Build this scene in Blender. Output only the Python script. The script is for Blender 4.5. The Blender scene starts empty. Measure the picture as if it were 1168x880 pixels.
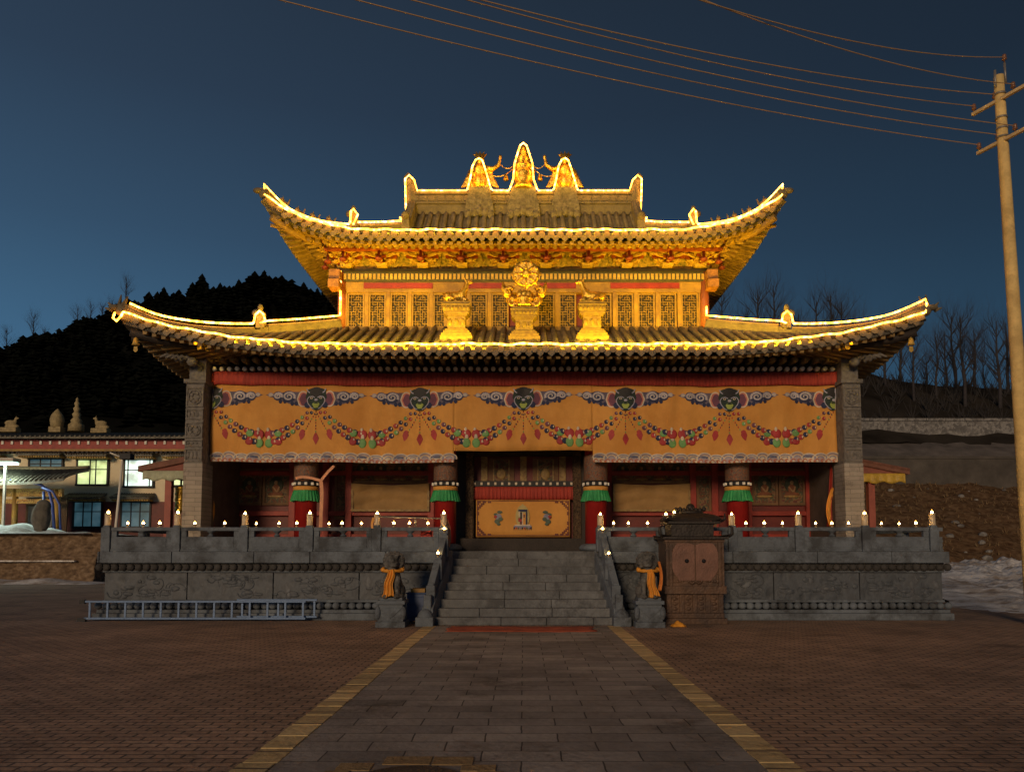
import bpy, math, random
from mathutils import Vector, Matrix
R = math.radians
random.seed(11)
S = bpy.context.scene
COL = S.collection
# ------------------------------------------------------------------ camera
CAMZ = 1.6; PITCH = 4.0; FPX = 877.0
cam = bpy.data.cameras.new('camera'); camo = bpy.data.objects.new('camera', cam); COL.objects.link(camo)
camo.location = (0, 0, CAMZ); camo.rotation_euler = (R(90 + PITCH), 0, 0)
cam.sensor_width = 36; cam.lens = FPX / 1168 * 36
cam.shift_x = -13 / 1168
SHY = 188 - FPX * math.tan(R(PITCH))
cam.shift_y = SHY / 1168
cam.clip_start = .1; cam.clip_end = 3000
S.camera = camo
# ------------------------------------------------------------------ sky, light, exposure
W = bpy.data.worlds.new('World'); S.world = W; W.use_nodes = True
nt = W.node_tree; nt.nodes.clear()
out = nt.nodes.new('ShaderNodeOutputWorld'); bg = nt.nodes.new('ShaderNodeBackground')
tc = nt.nodes.new('ShaderNodeTexCoord'); sep = nt.nodes.new('ShaderNodeSeparateXYZ')
nt.links.new(tc.outputs['Generated'], sep.inputs[0])
rz = nt.nodes.new('ShaderNodeValToRGB'); nt.links.new(sep.outputs['Z'], rz.inputs[0])
def ramp(node, stops):
    cr = node.color_ramp
    while len(cr.elements) > 1: cr.elements.remove(cr.elements[-1])
    cr.elements[0].position = stops[0][0]; cr.elements[0].color = (*stops[0][1], 1)
    for p, c in stops[1:]:
        e = cr.elements.new(p); e.color = (*c, 1)
ramp(rz, [(0, (.036, .098, .165)), (.22, (.030, .078, .138)), (.36, (.021, .047, .084)), (.5, (.0155, .029, .051)), (.62, (.013, .0225, .038)), (1, (.011, .018, .032))])
rx = nt.nodes.new('ShaderNodeMapRange'); nt.links.new(sep.outputs['X'], rx.inputs[0])
rx.inputs[1].default_value = -.6; rx.inputs[2].default_value = .5; rx.inputs[3].default_value = 1.5; rx.inputs[4].default_value = .68
mul = nt.nodes.new('ShaderNodeVectorMath'); mul.operation = 'SCALE'
nt.links.new(rz.outputs[0], mul.inputs[0]); nt.links.new(rx.outputs[0], mul.inputs['Scale'])
nt.links.new(mul.outputs[0], bg.inputs[0]); bg.inputs[1].default_value = 1.0
nt.links.new(bg.outputs[0], out.inputs[0])
SUN = bpy.data.lights.new('sun', 'SUN'); suno = bpy.data.objects.new('sun', SUN); COL.objects.link(suno)
SUN.energy = 1.15; SUN.color = (1, .70, .42); SUN.angle = R(12)
suno.rotation_euler = Vector((.30, 1, -.225)).to_track_quat('-Z', 'Y').to_euler(); suno.location = (-10, -20, 12)
S.view_settings.view_transform = 'Standard'; S.view_settings.look = 'None'
S.view_settings.exposure = .2; S.view_settings.gamma = 1; S.view_settings.use_curve_mapping = False
LED = 13.0; FLAME = 60.0; WASH = 185.0
def at(px, py, Y):
    a = (px - 597) / FPX; b = -(py - 440 - SHY) / FPX; c, s = math.cos(R(PITCH)), math.sin(R(PITCH))
    dy, dz = c - b * s, s + b * c; t = Y / dy
    return Vector((a * t, Y, CAMZ + dz * t))
# ------------------------------------------------------------------ helpers
def _lin(c): return tuple(c)
MATS = {}
def M(name, col, rough=.8, var=.3, sc=2.5, bump=.25, bsc=30, metal=0, stretch=(1, 1, 1), dirt=None, dsc=1.2):
    m = bpy.data.materials.new(name); m.use_nodes = True; t = m.node_tree; L = t.links
    b = t.nodes['Principled BSDF']; b.inputs['Roughness'].default_value = rough; b.inputs['Metallic'].default_value = metal
    tc = t.nodes.new('ShaderNodeTexCoord'); mp = t.nodes.new('ShaderNodeMapping'); mp.inputs['Scale'].default_value = stretch
    L.new(tc.outputs['Object'], mp.inputs[0])
    n = t.nodes.new('ShaderNodeTexNoise'); n.inputs['Scale'].default_value = sc; n.inputs['Detail'].default_value = 6; n.inputs['Roughness'].default_value = .65
    L.new(mp.outputs[0], n.inputs[0])
    r = t.nodes.new('ShaderNodeValToRGB'); L.new(n.outputs[0], r.inputs[0])
    lo = tuple(max(0, x * (1 - var)) for x in col); hi = tuple(min(1, x * (1 + var)) for x in col)
    ramp(r, [(.3, lo), (.7, hi)]); c = r.outputs[0]
    if dirt:
        n3 = t.nodes.new('ShaderNodeTexNoise'); n3.inputs['Scale'].default_value = dsc; n3.inputs['Detail'].default_value = 8; n3.inputs['Roughness'].default_value = .75
        L.new(tc.outputs['Object'], n3.inputs[0])
        r3 = t.nodes.new('ShaderNodeValToRGB'); L.new(n3.outputs[0], r3.inputs[0]); ramp(r3, [(.45, (0, 0, 0)), (.62, (1, 1, 1))])
        mx = t.nodes.new('ShaderNodeMixRGB'); L.new(r3.outputs[0], mx.inputs[0]); L.new(c, mx.inputs[1]); mx.inputs[2].default_value = (*dirt, 1); c = mx.outputs[0]
    L.new(c, b.inputs['Base Color'])
    if bump:
        n2 = t.nodes.new('ShaderNodeTexNoise'); n2.inputs['Scale'].default_value = bsc; n2.inputs['Detail'].default_value = 5
        L.new(mp.outputs[0], n2.inputs[0])
        bp = t.nodes.new('ShaderNodeBump'); bp.inputs['Strength'].default_value = bump; bp.inputs['Distance'].default_value = .05
        L.new(n2.outputs[0], bp.inputs['Height']); L.new(bp.outputs[0], b.inputs['Normal'])
    MATS[name] = m; return m
def MR(name, stops, sc=4, rough=.8, bump=.3, vor=False, stretch=(1, 1, 1), metal=0):
    """several colours laid out by noise (carved or painted ornament)"""
    m = bpy.data.materials.new(name); m.use_nodes = True; t = m.node_tree; L = t.links
    b = t.nodes['Principled BSDF']; b.inputs['Roughness'].default_value = rough; b.inputs['Metallic'].default_value = metal
    tc = t.nodes.new('ShaderNodeTexCoord'); mp = t.nodes.new('ShaderNodeMapping'); mp.inputs['Scale'].default_value = stretch
    L.new(tc.outputs['Object'], mp.inputs[0])
    n0 = t.nodes.new('ShaderNodeTexNoise'); n0.inputs['Scale'].default_value = sc; n0.inputs['Detail'].default_value = 2; L.new(mp.outputs[0], n0.inputs[0])
    if vor:
        n = t.nodes.new('ShaderNodeTexVoronoi'); n.inputs['Scale'].default_value = sc
        mxv = t.nodes.new('ShaderNodeMixRGB'); mxv.inputs[0].default_value = .25; L.new(mp.outputs[0], mxv.inputs[1]); L.new(n0.outputs['Color'], mxv.inputs[2])
        L.new(mxv.outputs[0], n.inputs['Vector']); f = n.outputs['Color']
        sp = t.nodes.new('ShaderNodeSeparateColor'); L.new(f, sp.inputs[0]); f = sp.outputs[0]; h = n.outputs['Distance']
    else:
        n = t.nodes.new('ShaderNodeTexNoise'); n.inputs['Scale'].default_value = sc * 1.7; n.inputs['Detail'].default_value = 4; L.new(mp.outputs[0], n.inputs[0]); f = h = n.outputs[0]
    r = t.nodes.new('ShaderNodeValToRGB'); L.new(f, r.inputs[0]); ramp(r, stops)
    L.new(r.outputs[0], b.inputs['Base Color'])
    bp = t.nodes.new('ShaderNodeBump'); bp.inputs['Strength'].default_value = bump; bp.inputs['Distance'].default_value = .08
    L.new(h, bp.inputs['Height']); L.new(bp.outputs[0], b.inputs['Normal'])
    MATS[name] = m; return m
def MBRICK(name, c1, c2, mor, scale, bw, rh, rough=.85, msize=.012, bump=.5, rot=0, plane='xy', big=(.55, 1.35)):
    m = bpy.data.materials.new(name); m.use_nodes = True; t = m.node_tree; L = t.links
    b = t.nodes['Principled BSDF']; b.inputs['Roughness'].default_value = rough
    tc = t.nodes.new('ShaderNodeTexCoord'); mp = t.nodes.new('ShaderNodeMapping'); mp.inputs['Rotation'].default_value = (0, 0, rot)
    if plane == 'xz': mp.inputs['Rotation'].default_value = (R(90), 0, 0)
    L.new(tc.outputs['Object'], mp.inputs[0])
    nd = t.nodes.new('ShaderNodeTexNoise'); nd.inputs['Scale'].default_value = 3; L.new(mp.outputs[0], nd.inputs[0])
    mw = t.nodes.new('ShaderNodeMixRGB'); mw.blend_type = 'ADD'; mw.inputs[0].default_value = .03; L.new(mp.outputs[0], mw.inputs[1]); L.new(nd.outputs['Color'], mw.inputs[2])
    br = t.nodes.new('ShaderNodeTexBrick'); L.new(mw.outputs[0], br.inputs[0])
    br.inputs['Scale'].default_value = scale; br.inputs['Brick Width'].default_value = bw; br.inputs['Row Height'].default_value = rh
    br.inputs['Mortar Size'].default_value = msize; br.inputs['Mortar Smooth'].default_value = .3; br.inputs['Bias'].default_value = 0
    br.inputs['Color1'].default_value = (*c1, 1); br.inputs['Color2'].default_value = (*c2, 1); br.inputs['Mortar'].default_value = (*mor, 1)
    n = t.nodes.new('ShaderNodeTexNoise'); n.inputs['Scale'].default_value = .55; n.inputs['Detail'].default_value = 9; n.inputs['Roughness'].default_value = .7; L.new(mp.outputs[0], n.inputs[0])
    mr = t.nodes.new('ShaderNodeMapRange'); L.new(n.outputs[0], mr.inputs[0]); mr.inputs[1].default_value = .3; mr.inputs[2].default_value = .7; mr.inputs[3].default_value = big[0]; mr.inputs[4].default_value = big[1]
    sc = t.nodes.new('ShaderNodeVectorMath'); sc.operation = 'SCALE'; L.new(br.outputs['Color'], sc.inputs[0]); L.new(mr.outputs[0], sc.inputs['Scale'])
    ns = t.nodes.new('ShaderNodeTexNoise'); ns.inputs['Scale'].default_value = .9; ns.inputs['Detail'].default_value = 10; ns.inputs['Roughness'].default_value = .8; L.new(tc.outputs['Object'], ns.inputs[0])
    rs = t.nodes.new('ShaderNodeValToRGB'); L.new(ns.outputs[0], rs.inputs[0]); ramp(rs, [(.36, (.45, .42, .40)), (.47, (1, 1, 1)), (.62, (1, 1, 1)), (.74, (1.25, 1.2, 1.15))])
    ms = t.nodes.new('ShaderNodeMixRGB'); ms.blend_type = 'MULTIPLY'; ms.inputs[0].default_value = .85; L.new(sc.outputs[0], ms.inputs[1]); L.new(rs.outputs[0], ms.inputs[2])
    L.new(ms.outputs[0], b.inputs['Base Color'])
    n2 = t.nodes.new('ShaderNodeTexNoise'); n2.inputs['Scale'].default_value = 14; n2.inputs['Detail'].default_value = 6; L.new(mp.outputs[0], n2.inputs[0])
    ad = t.nodes.new('ShaderNodeMath'); ad.operation = 'MULTIPLY_ADD'; L.new(br.outputs['Fac'], ad.inputs[0]); ad.inputs[1].default_value = -.7; L.new(n2.outputs[0], ad.inputs[2])
    bp = t.nodes.new('ShaderNodeBump'); bp.inputs['Strength'].default_value = bump; bp.inputs['Distance'].default_value = .03
    L.new(ad.outputs[0], bp.inputs['Height']); L.new(bp.outputs[0], b.inputs['Normal'])
    MATS[name] = m; return m
def ME(name, col, st, noise=None):
    m = bpy.data.materials.new(name); m.use_nodes = True; t = m.node_tree
    b = t.nodes['Principled BSDF']; b.inputs['Base Color'].default_value = (*[min(1, c) for c in col], 1)
    b.inputs['Emission Color'].default_value = (*col, 1); b.inputs['Emission Strength'].default_value = st
    if noise:
        tc = t.nodes.new('ShaderNodeTexCoord'); n = t.nodes.new('ShaderNodeTexNoise'); n.inputs['Scale'].default_value = noise; n.inputs['Detail'].default_value = 3
        t.links.new(tc.outputs['Object'], n.inputs[0]); r = t.nodes.new('ShaderNodeValToRGB'); t.links.new(n.outputs[0], r.inputs[0])
        ramp(r, [(.35, tuple(c * .35 for c in col)), (.5, col), (.7, tuple(min(1, c * 1.3 + .1) for c in col))])
        t.links.new(r.outputs[0], b.inputs['Emission Color'])
    MATS[name] = m; return m
class MB:
    def __init__(s): s.v = []; s.f = []; s.m = []; s.s = []; s.mi = 0
    def use(s, i): s.mi = i; return s
    def face(s, idx, smooth=False): s.f.append(tuple(idx)); s.m.append(s.mi); s.s.append(smooth)
    def add(s, vs, fs, smooth=False):
        o = len(s.v); s.v += [Vector(p) for p in vs]
        for f in fs: s.face([o + i for i in f], smooth)
    def box(s, x0, x1, y0, y1, z0, z1, taper=0, ty=0):
        a = taper; b = ty
        s.add([(x0, y0, z0), (x1, y0, z0), (x1, y1, z0), (x0, y1, z0), (x0 + a, y0 + b, z1), (x1 - a, y0 + b, z1), (x1 - a, y1 - b, z1), (x0 + a, y1 - b, z1)],
              [(0, 3, 2, 1), (4, 5, 6, 7), (0, 1, 5, 4), (1, 2, 6, 5), (2, 3, 7, 6), (3, 0, 4, 7)])
        return s
    def bar(s, p, q, w, h, up=(0, 0, 1)):
        p = Vector(p); q = Vector(q); d = (q - p).normalized(); u = Vector(up)
        if abs(d.dot(u)) > .98: u = Vector((0, 1, 0))
        x = d.cross(u).normalized() * (w / 2); z = x.cross(d).normalized() * (h / 2)
        s.add([p - x - z, p + x - z, p + x + z, p - x + z, q - x - z, q + x - z, q + x + z, q - x + z],
              [(0, 1, 2, 3), (7, 6, 5, 4), (0, 4, 5, 1), (1, 5, 6, 2), (2, 6, 7, 3), (3, 7, 4, 0)]); return s
    def tube(s, pts, rad, n=8, cap=True, closed=False):
        pts = [Vector(p) for p in pts]; k = len(pts)
        rads = rad if isinstance(rad, (list, tuple)) else [rad] * k
        o = len(s.v); px = None
        for i, p in enumerate(pts):
            if closed: d = pts[(i + 1) % k] - pts[i - 1]
            else: d = pts[min(i + 1, k - 1)] - pts[max(i - 1, 0)]
            d = d.normalized() if d.length > 1e-9 else Vector((0, 0, 1))
            if px is None:
                u = Vector((0, 0, 1)) if abs(d.z) < .9 else Vector((0, 1, 0)); px = d.cross(u).normalized()
            else:
                px = (px - d * px.dot(d)); px = px.normalized() if px.length > 1e-6 else d.orthogonal().normalized()
            py = d.cross(px)
            for j in range(n):
                a = 2 * math.pi * j / n; s.v.append(p + (px * math.cos(a) + py * math.sin(a)) * rads[i])
        for i in range(k if closed else k - 1):
            i2 = (i + 1) % k
            for j in range(n):
                s.face((o + i * n + j, o + i * n + (j + 1) % n, o + i2 * n + (j + 1) % n, o + i2 * n + j), n > 5)
        if cap and not closed:
            s.face([o + j for j in range(n)][::-1]); s.face([o + (k - 1) * n + j for j in range(n)])
        return s
    def lathe(s, prof, c, n=16, axis='z', smooth=True):
        c = Vector(c); o = len(s.v)
        for r, z in prof:
            for j in range(n):
                a = 2 * math.pi * j / n; x, y = r * math.cos(a), r * math.sin(a)
                s.v.append(c + (Vector((x, y, z)) if axis == 'z' else Vector((x, z, y)) if axis == 'y' else Vector((z, x, y))))
        for i in range(len(prof) - 1):
            for j in range(n): s.face((o + i * n + j, o + i * n + (j + 1) % n, o + (i + 1) * n + (j + 1) % n, o + (i + 1) * n + j), smooth)
        s.face([o + j for j in range(n)][::-1]); s.face([o + (len(prof) - 1) * n + j for j in range(n)]); return s
    def ell(s, c, r, rot=None, nu=12, nv=8):
        c = Vector(c); m = rot.to_matrix() if rot is not None else Matrix.Identity(3); vs = []; fs = []
        vs.append(c + m @ Vector((0, 0, -r[2])))
        for i in range(1, nv):
            t = -math.pi / 2 + math.pi * i / nv
            for j in range(nu):
                a = 2 * math.pi * j / nu; vs.append(c + m @ Vector((r[0] * math.cos(t) * math.cos(a), r[1] * math.cos(t) * math.sin(a), r[2] * math.sin(t))))
        vs.append(c + m @ Vector((0, 0, r[2]))); e = len(vs) - 1
        for j in range(nu): fs.append((0, 1 + (j + 1) % nu, 1 + j)); fs.append((e, e - nu + j, e - nu + (j + 1) % nu))
        for i in range(nv - 2):
            for j in range(nu): fs.append((1 + i * nu + j, 1 + i * nu + (j + 1) % nu, 1 + (i + 1) * nu + (j + 1) % nu, 1 + (i + 1) * nu + j))
        s.add(vs, fs, True); return s
    def prism(s, poly, f0, f1):
        """poly of (a,b); f0/f1 map (a,b)->point on the near and far side"""
        n = len(poly); s.add([f0(*p) for p in poly] + [f1(*p) for p in poly], [tuple(range(n)), tuple(range(2 * n - 1, n - 1, -1))] + [(i, n + i, n + (i + 1) % n, (i + 1) % n) for i in range(n)]); return s
    def sheet(s, fn, nu, nv, off=None, smooth=True):
        """surface fn(u,v); off = thickness vector for a closed slab"""
        o = len(s.v); off = Vector(off) if off is not None else None
        for i in range(nu + 1):
            for j in range(nv + 1): s.v.append(Vector(fn(i / nu, j / nv)))
        id0 = lambda i, j: o + i * (nv + 1) + j
        for i in range(nu):
            for j in range(nv): s.face((id0(i, j), id0(i + 1, j), id0(i + 1, j + 1), id0(i, j + 1)), smooth)
        if off is not None:
            o2 = len(s.v); s.v += [p + off for p in s.v[o:o2]]; k = o2 - o
            for i in range(nu):
                for j in range(nv): s.face((k + id0(i, j), k + id0(i, j + 1), k + id0(i + 1, j + 1), k + id0(i + 1, j)), smooth)
            rim = [id0(i, 0) for i in range(nu)] + [id0(nu, j) for j in range(nv)] + [id0(i, nv) for i in range(nu, 0, -1)] + [id0(0, j) for j in range(nv, 0, -1)]
            for a, b in zip(rim, rim[1:] + rim[:1]): s.face((b, a, a + k, b + k))
        return s
    def build(s, name, mats, parent=None, origin=None, label=None, cat=None, group=None, kind=None, bevel=0, remesh=0):
        if not isinstance(mats, (list, tuple)): mats = [mats]
        base = WORLD.get(parent.name, Vector()) if parent else Vector()
        org = Vector(origin) if origin is not None else Vector(base)
        me = bpy.data.meshes.new(name); me.from_pydata([tuple(p - org) for p in s.v], [], s.f)
        for m in mats: me.materials.append(m)
        me.polygons.foreach_set('material_index', s.m); me.polygons.foreach_set('use_smooth', s.s); me.update()
        o = bpy.data.objects.new(name, me); COL.objects.link(o); o.location = org - base
        if parent: o.parent = parent
        WORLD[o.name] = Vector(org); tag(o, label, cat, group, kind)
        if remesh:
            r = o.modifiers.new('remesh', 'REMESH'); r.mode = 'VOXEL'; r.voxel_size = remesh; r.use_smooth_shade = True
            sm = o.modifiers.new('smooth', 'SMOOTH'); sm.iterations = 3; sm.factor = .5
        if bevel:
            b = o.modifiers.new('bevel', 'BEVEL'); b.width = bevel; b.segments = 2; b.limit_method = 'ANGLE'
        return o
WORLD = {}
def tag(o, label=None, cat=None, group=None, kind=None):
    if label: o['label'] = label
    if cat: o['category'] = cat
    if group: o['group'] = group
    if kind: o['kind'] = kind
    return o
def T(name, loc, label, cat, group=None):
    o = bpy.data.objects.new(name, None); o.empty_display_size = .2; COL.objects.link(o); o.location = loc; WORLD[o.name] = Vector(loc)
    return tag(o, label, cat, group)
def dup(root, loc, label=None, group=None, rz=None, sc=None):
    def cp(o, par):
        c = o.copy(); COL.objects.link(c)
        if par is not None: c.parent = par
        for ch in kids.get(o.name, ()): cp(ch, c)
        return c
    kids = {}
    for o in list(root.children_recursive): kids.setdefault(o.parent.name, []).append(o)
    c = cp(root, None); c.location = loc; WORLD[c.name] = Vector(loc)
    if rz is not None: c.rotation_euler = (0, 0, rz)
    if sc is not None: c.scale = (sc, sc, sc) if not isinstance(sc, tuple) else sc
    if label: c['label'] = label
    if group: c['group'] = group
    return c
ORD = ['', 'first', 'second', 'third', 'fourth', 'fifth', 'sixth', 'seventh', 'eighth', 'ninth', 'tenth', 'eleventh', 'twelfth', 'thirteenth', 'fourteenth', 'fifteenth', 'sixteenth',
       'seventeenth', 'eighteenth', 'nineteenth', 'twentieth']
lerp = lambda a, b, t: a + (b - a) * t
# ------------------------------------------------------------------ materials
TILE = M('grey_roof_tile', (.18, .155, .11), .6, .35, 3, .3, 25, dirt=(.075, .066, .05), dsc=2)
RIDGE = M('ridge_brick', (.19, .15, .085), .8, .3, 4, .5, 20)
GOLD = M('gilt_metal', (.84, .50, .07), .33, .25, 6, .35, 25, metal=.8, dirt=(.40, .20, .03), dsc=5)
GOLDP = M('gold_paint', (.58, .38, .07), .55, .35, 5, .4, 18)
OCHRE = M('ochre_paint', (.40, .235, .036), .6, .25, 3, .2, 25, dirt=(.25, .14, .04))
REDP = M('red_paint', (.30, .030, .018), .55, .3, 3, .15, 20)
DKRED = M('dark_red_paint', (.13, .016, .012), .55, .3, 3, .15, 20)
REDCOL = M('column_red', (.33, .018, .016), .4, .2, 2, .08, 12)
DARK = M('dark_timber', (.030, .022, .018), .7, .3, 4, .3, 20)
BLACKP = M('black_paint', (.012, .012, .014), .6)
WHITEP = M('white_paint', (.76, .72, .62), .6, .15)
GREENP = M('green_paint', (.04, .16, .07), .6)
BLUEP = M('blue_paint', (.03, .06, .22), .6)
RAFT = M('rafter_paint', (.30, .19, .06), .65, .5, 6, .3, 20)
RAFTD = M('rafter_ends', (.35, .25, .09), .6, .3, 6)
CARVE = MR('carved_gilt_frieze', [(.25, (.10, .012, .01)), (.4, (.50, .27, .05)), (.5, (.62, .40, .10)), (.58, (.30, .05, .02)), (.68, (.05, .13, .06)), (.8, (.6, .38, .1))], 9, .55, .8)
CARVED = MR('carved_dark_wood', [(.3, (.02, .012, .008)), (.5, (.10, .06, .03)), (.7, (.16, .10, .05))], 14, .6, .9)
MURAL = MR('painted_mural', [(.25, (.07, .018, .012)), (.4, (.14, .055, .025)), (.48, (.035, .06, .035)), (.55, (.22, .13, .06)), (.65, (.12, .03, .02)), (.8, (.05, .045, .06))], 5, .7, .1)
BROC = MR('gold_brocade', [(.3, (.18, .10, .03)), (.5, (.30, .19, .06)), (.7, (.38, .25, .08))], 7, .55, .3)
VAULT = MR('painted_vault_board', [(.3, (.16, .15, .06)), (.5, (.46, .32, .10)), (.65, (.55, .38, .12)), (.8, (.36, .10, .04))], 8, .6, .5)
STONE = M('grey_blue_stone', (.145, .172, .205), .8, .3, 1.6, .35, 22, dirt=(.058, .064, .072), dsc=1.4)
STONED = MR('carved_slate_panel', [(.3, (.045, .053, .064)), (.5, (.092, .106, .124)), (.62, (.075, .083, .095)), (.75, (.155, .17, .19))], 2.6, .6, .5, stretch=(1, 1, .7))
STONEDK = M('weathered_dark_stone', (.055, .052, .05), .85, .5, 3, .6, 14)
STEP = M('step_stone', (.155, .163, .172), .8, .4, 1.2, .4, 18, dirt=(.08, .083, .088), dsc=2.2)
PILLAR = MR('carved_stone', [(.25, (.11, .10, .09)), (.5, (.19, .175, .155)), (.75, (.25, .225, .20))], 6, .8, .5)
PALEST = MBRICK('pale_brick_pier', (.38, .335, .285), (.31, .275, .235), (.17, .15, .13), 1, .5, .11, plane='xz', msize=.006, bump=.3, big=(.75, 1.2))
CLOTH = M('orange_cloth', (.70, .335, .072), .8, .14, 1.0, .45, 3.2, stretch=(1, 1, .35), dirt=(.60, .265, .05), dsc=.6)
REDCL = M('red_pleated_cloth', (.38, .045, .028), .75, .3, 7, .2, 30, stretch=(3, 1, .3))
YELCL = M('saffron_silk', (.72, .30, .03), .5, .25, 3, .25, 10)
TANCL = M('tan_hanging', (.34, .20, .07), .75, .2, 2, .3, 6)
GRNCL = M('green_silk', (.03, .30, .09), .6, .3, 6, .2, 20)
NAVY = M('navy_dye', (.022, .03, .085), .75); GREYBL = M('lavender_dye', (.27, .27, .36), .75); PURP = M('plum_dye', (.17, .06, .10), .75)
SKULL = M('dark_green_dye', (.02, .04, .032), .75, .5, 14); LIME = M('lime_dye', (.34, .42, .09), .75); PINK = M('pink_dye', (.58, .20, .15), .75)
BEADR = M('bead_red', (.40, .030, .032), .6); BEADG = M('bead_green', (.16, .36, .11), .6); CREAM = M('cream_dye', (.66, .56, .42), .75)
BRONZE = M('aged_bronze', (.125, .070, .042), .55, .35, 4, .3, 18, metal=.25, dirt=(.07, .045, .035))
BRONZED = M('black_iron', (.035, .028, .024), .55, .4, 5, .3, 18, metal=.3)
PAVE = MBRICK('brown_brick_paving', (.45, .295, .195), (.33, .215, .145), (.10, .072, .054), 1, .24, .115, msize=.013, bump=.6)
SLAB = MBRICK('grey_slab_paving', (.36, .325, .285), (.225, .205, .185), (.065, .058, .053), 1, .62, .30, msize=.008, bump=.45, big=(.55, 1.4))
YSTONE = MBRICK('yellow_edging_stone', (.72, .53, .25), (.55, .40, .185), (.12, .09, .06), 1, .5, .9, rot=R(90), msize=.018, bump=.5, big=(.55, 1.3))
ARM = M('lamplit_arm_steel', (.62, .45, .22), .7, .2, 5)  # golden lamplight on the crossarms is put into the steel colour
REDMAT = M('red_carpet', (.42, .09, .04), .95, .5, 2.2, .4, 40)
SNOW = M('old_snow', (.80, .79, .78), .7, .12, 2, .6, 6, dirt=(.34, .27, .21), dsc=.8)
EARTH = MR('bare_earth', [(.3, (.075, .042, .024)), (.5, (.14, .085, .047)), (.7, (.20, .13, .075))], 1.6, .95, 1.0)
HILLM = M('unlit_hill_soil', (.007, .0075, .0065), .95, .5, .15, .5, 1)  # near-black colour stands in for lamplight not reaching the hill
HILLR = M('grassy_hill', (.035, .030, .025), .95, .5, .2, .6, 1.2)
WALLST = MR('rubble_wall', [(.2, (.13, .125, .12)), (.5, (.21, .20, .19)), (.8, (.27, .26, .245))], 6, .9, .9, vor=True)
WALLDK = M('dark_rendered_wall', (.085, .075, .065), .95, .4, .6, .6, 4)
TERR = MR('terrace_rubble', [(.3, (.08, .05, .03)), (.5, (.17, .11, .062)), (.7, (.27, .19, .12))], 2.6, .9, 1.0, stretch=(.9, 1, 1.5))
CREAMW = M('cream_render', (.80, .68, .46), .85, .10, 1, .2, 8)
WOODB = M('brown_timber', (.16, .085, .04), .75, .35, 3, .3, 14)
CONC = M('lamplit_pole_concrete', (.82, .58, .22), .8, .18, 2, .3, 30, dirt=(.60, .41, .15), dsc=2.5)  # yellow glow of a street lamp painted into the concrete colour
STEEL = M('galvanised_steel', (.32, .29, .25), .5, .2, 6, .1, 30, metal=.5)
LADDER = M('blue_grey_aluminium', (.12, .20, .36), .5, .15, 5, .1, 30, metal=.2)
BLUEB = M('blue_painted_sheet', (.030, .065, .17), .5, .2, 3, .1, 20)
WIRE = M('lamplit_bare_wire', (.58, .36, .16), .5, .1)  # warm light catching the wires is part of this base colour
CONIF = M('unlit_conifer_needles', (.0065, .0075, .006), 1, .5, 1)  # needle colour darkened to show the far hill without lamplight
BARK = M('grey_bark', (.055, .05, .052), .9, .3, 3)
GLASSD = M('dim_window_glass', (.03, .045, .055), .15, .3, .8, 0)
BRASSL = M('glass_and_brass', (.58, .42, .22), .3, .2, 6, .1, 20, metal=.3)
for m_ in (CONIF, HILLM, HILLR, BARK, EARTH): m_.node_tree.nodes['Principled BSDF'].inputs['Specular IOR Level'].default_value = 0
LEDM = ME('warm_rope_light', (1, .38, .028), LED, 9)
FLM = ME('butter_flame', (1, .60, .20), FLAME); FLT = ME('flame_tip', (1, .42, .07), 5)
WINL = ME('lit_window', (.62, .80, .36), .75, 1.5)
WINW = ME('bright_lit_window', (.72, .95, .85), 1.15, 1.2)
WINB = ME('dim_blue_window', (.05, .13, .17), .35, .7)
TUBEL = ME('fluorescent_lamp', (.55, 1, .85), 4)
GILTST = M('gilded_stone', (.20, .135, .018), .5, .25, 5, .2, 40, dirt=(.13, .075, .014), dsc=6)
# ------------------------------------------------------------------ ground
def sheet_obj(name, x0, x1, y0, y1, z, mat, nx=1, ny=1, th=None):
    b = MB(); b.sheet(lambda u, v: (lerp(x0, x1, u), lerp(y0, y1, v), z), nx, ny, None, False)
    return b.build(name, mat, None, (0, 0, z), kind='structure')
sheet_obj('ground', -300, 300, -60, 500, 0, PAVE)
sheet_obj('path', -1.86, 1.78, -8, 16.55, .004, SLAB)
for x0, x1, nm in ((-2.13, -1.86, 'kerb'), (1.78, 2.05, 'kerb')):
    b = MB(); n = 46; y0 = -3.0; dy = .425
    for k in range(n):
        j = random.uniform(-.008, .008); y = y0 + k * dy
        if y > 16.2: break
        b.box(x0 + j, x1 + j, y + .012, y + dy - .01 + random.uniform(-.01, .006), -.02, .009 + random.uniform(-.002, .003))
    b.build(nm, YSTONE, None, (x0, 0, 0), kind='structure', bevel=.006)
b = MB()
def matf(u, v): return (lerp(-1.55, 1.45, u) + .04 * math.sin(9 * v), lerp(15.35, 16.45, v) + .04 * math.sin(7 * u), .012 + .003 * math.sin(40 * u + 3 * v))
b.sheet(matf, 30, 8, (0, 0, -.006)); b.build('carpet', REDMAT, None, (0, 16, 0), 'worn orange red carpet laid flat at the foot of the stone steps', 'carpet')
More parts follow.
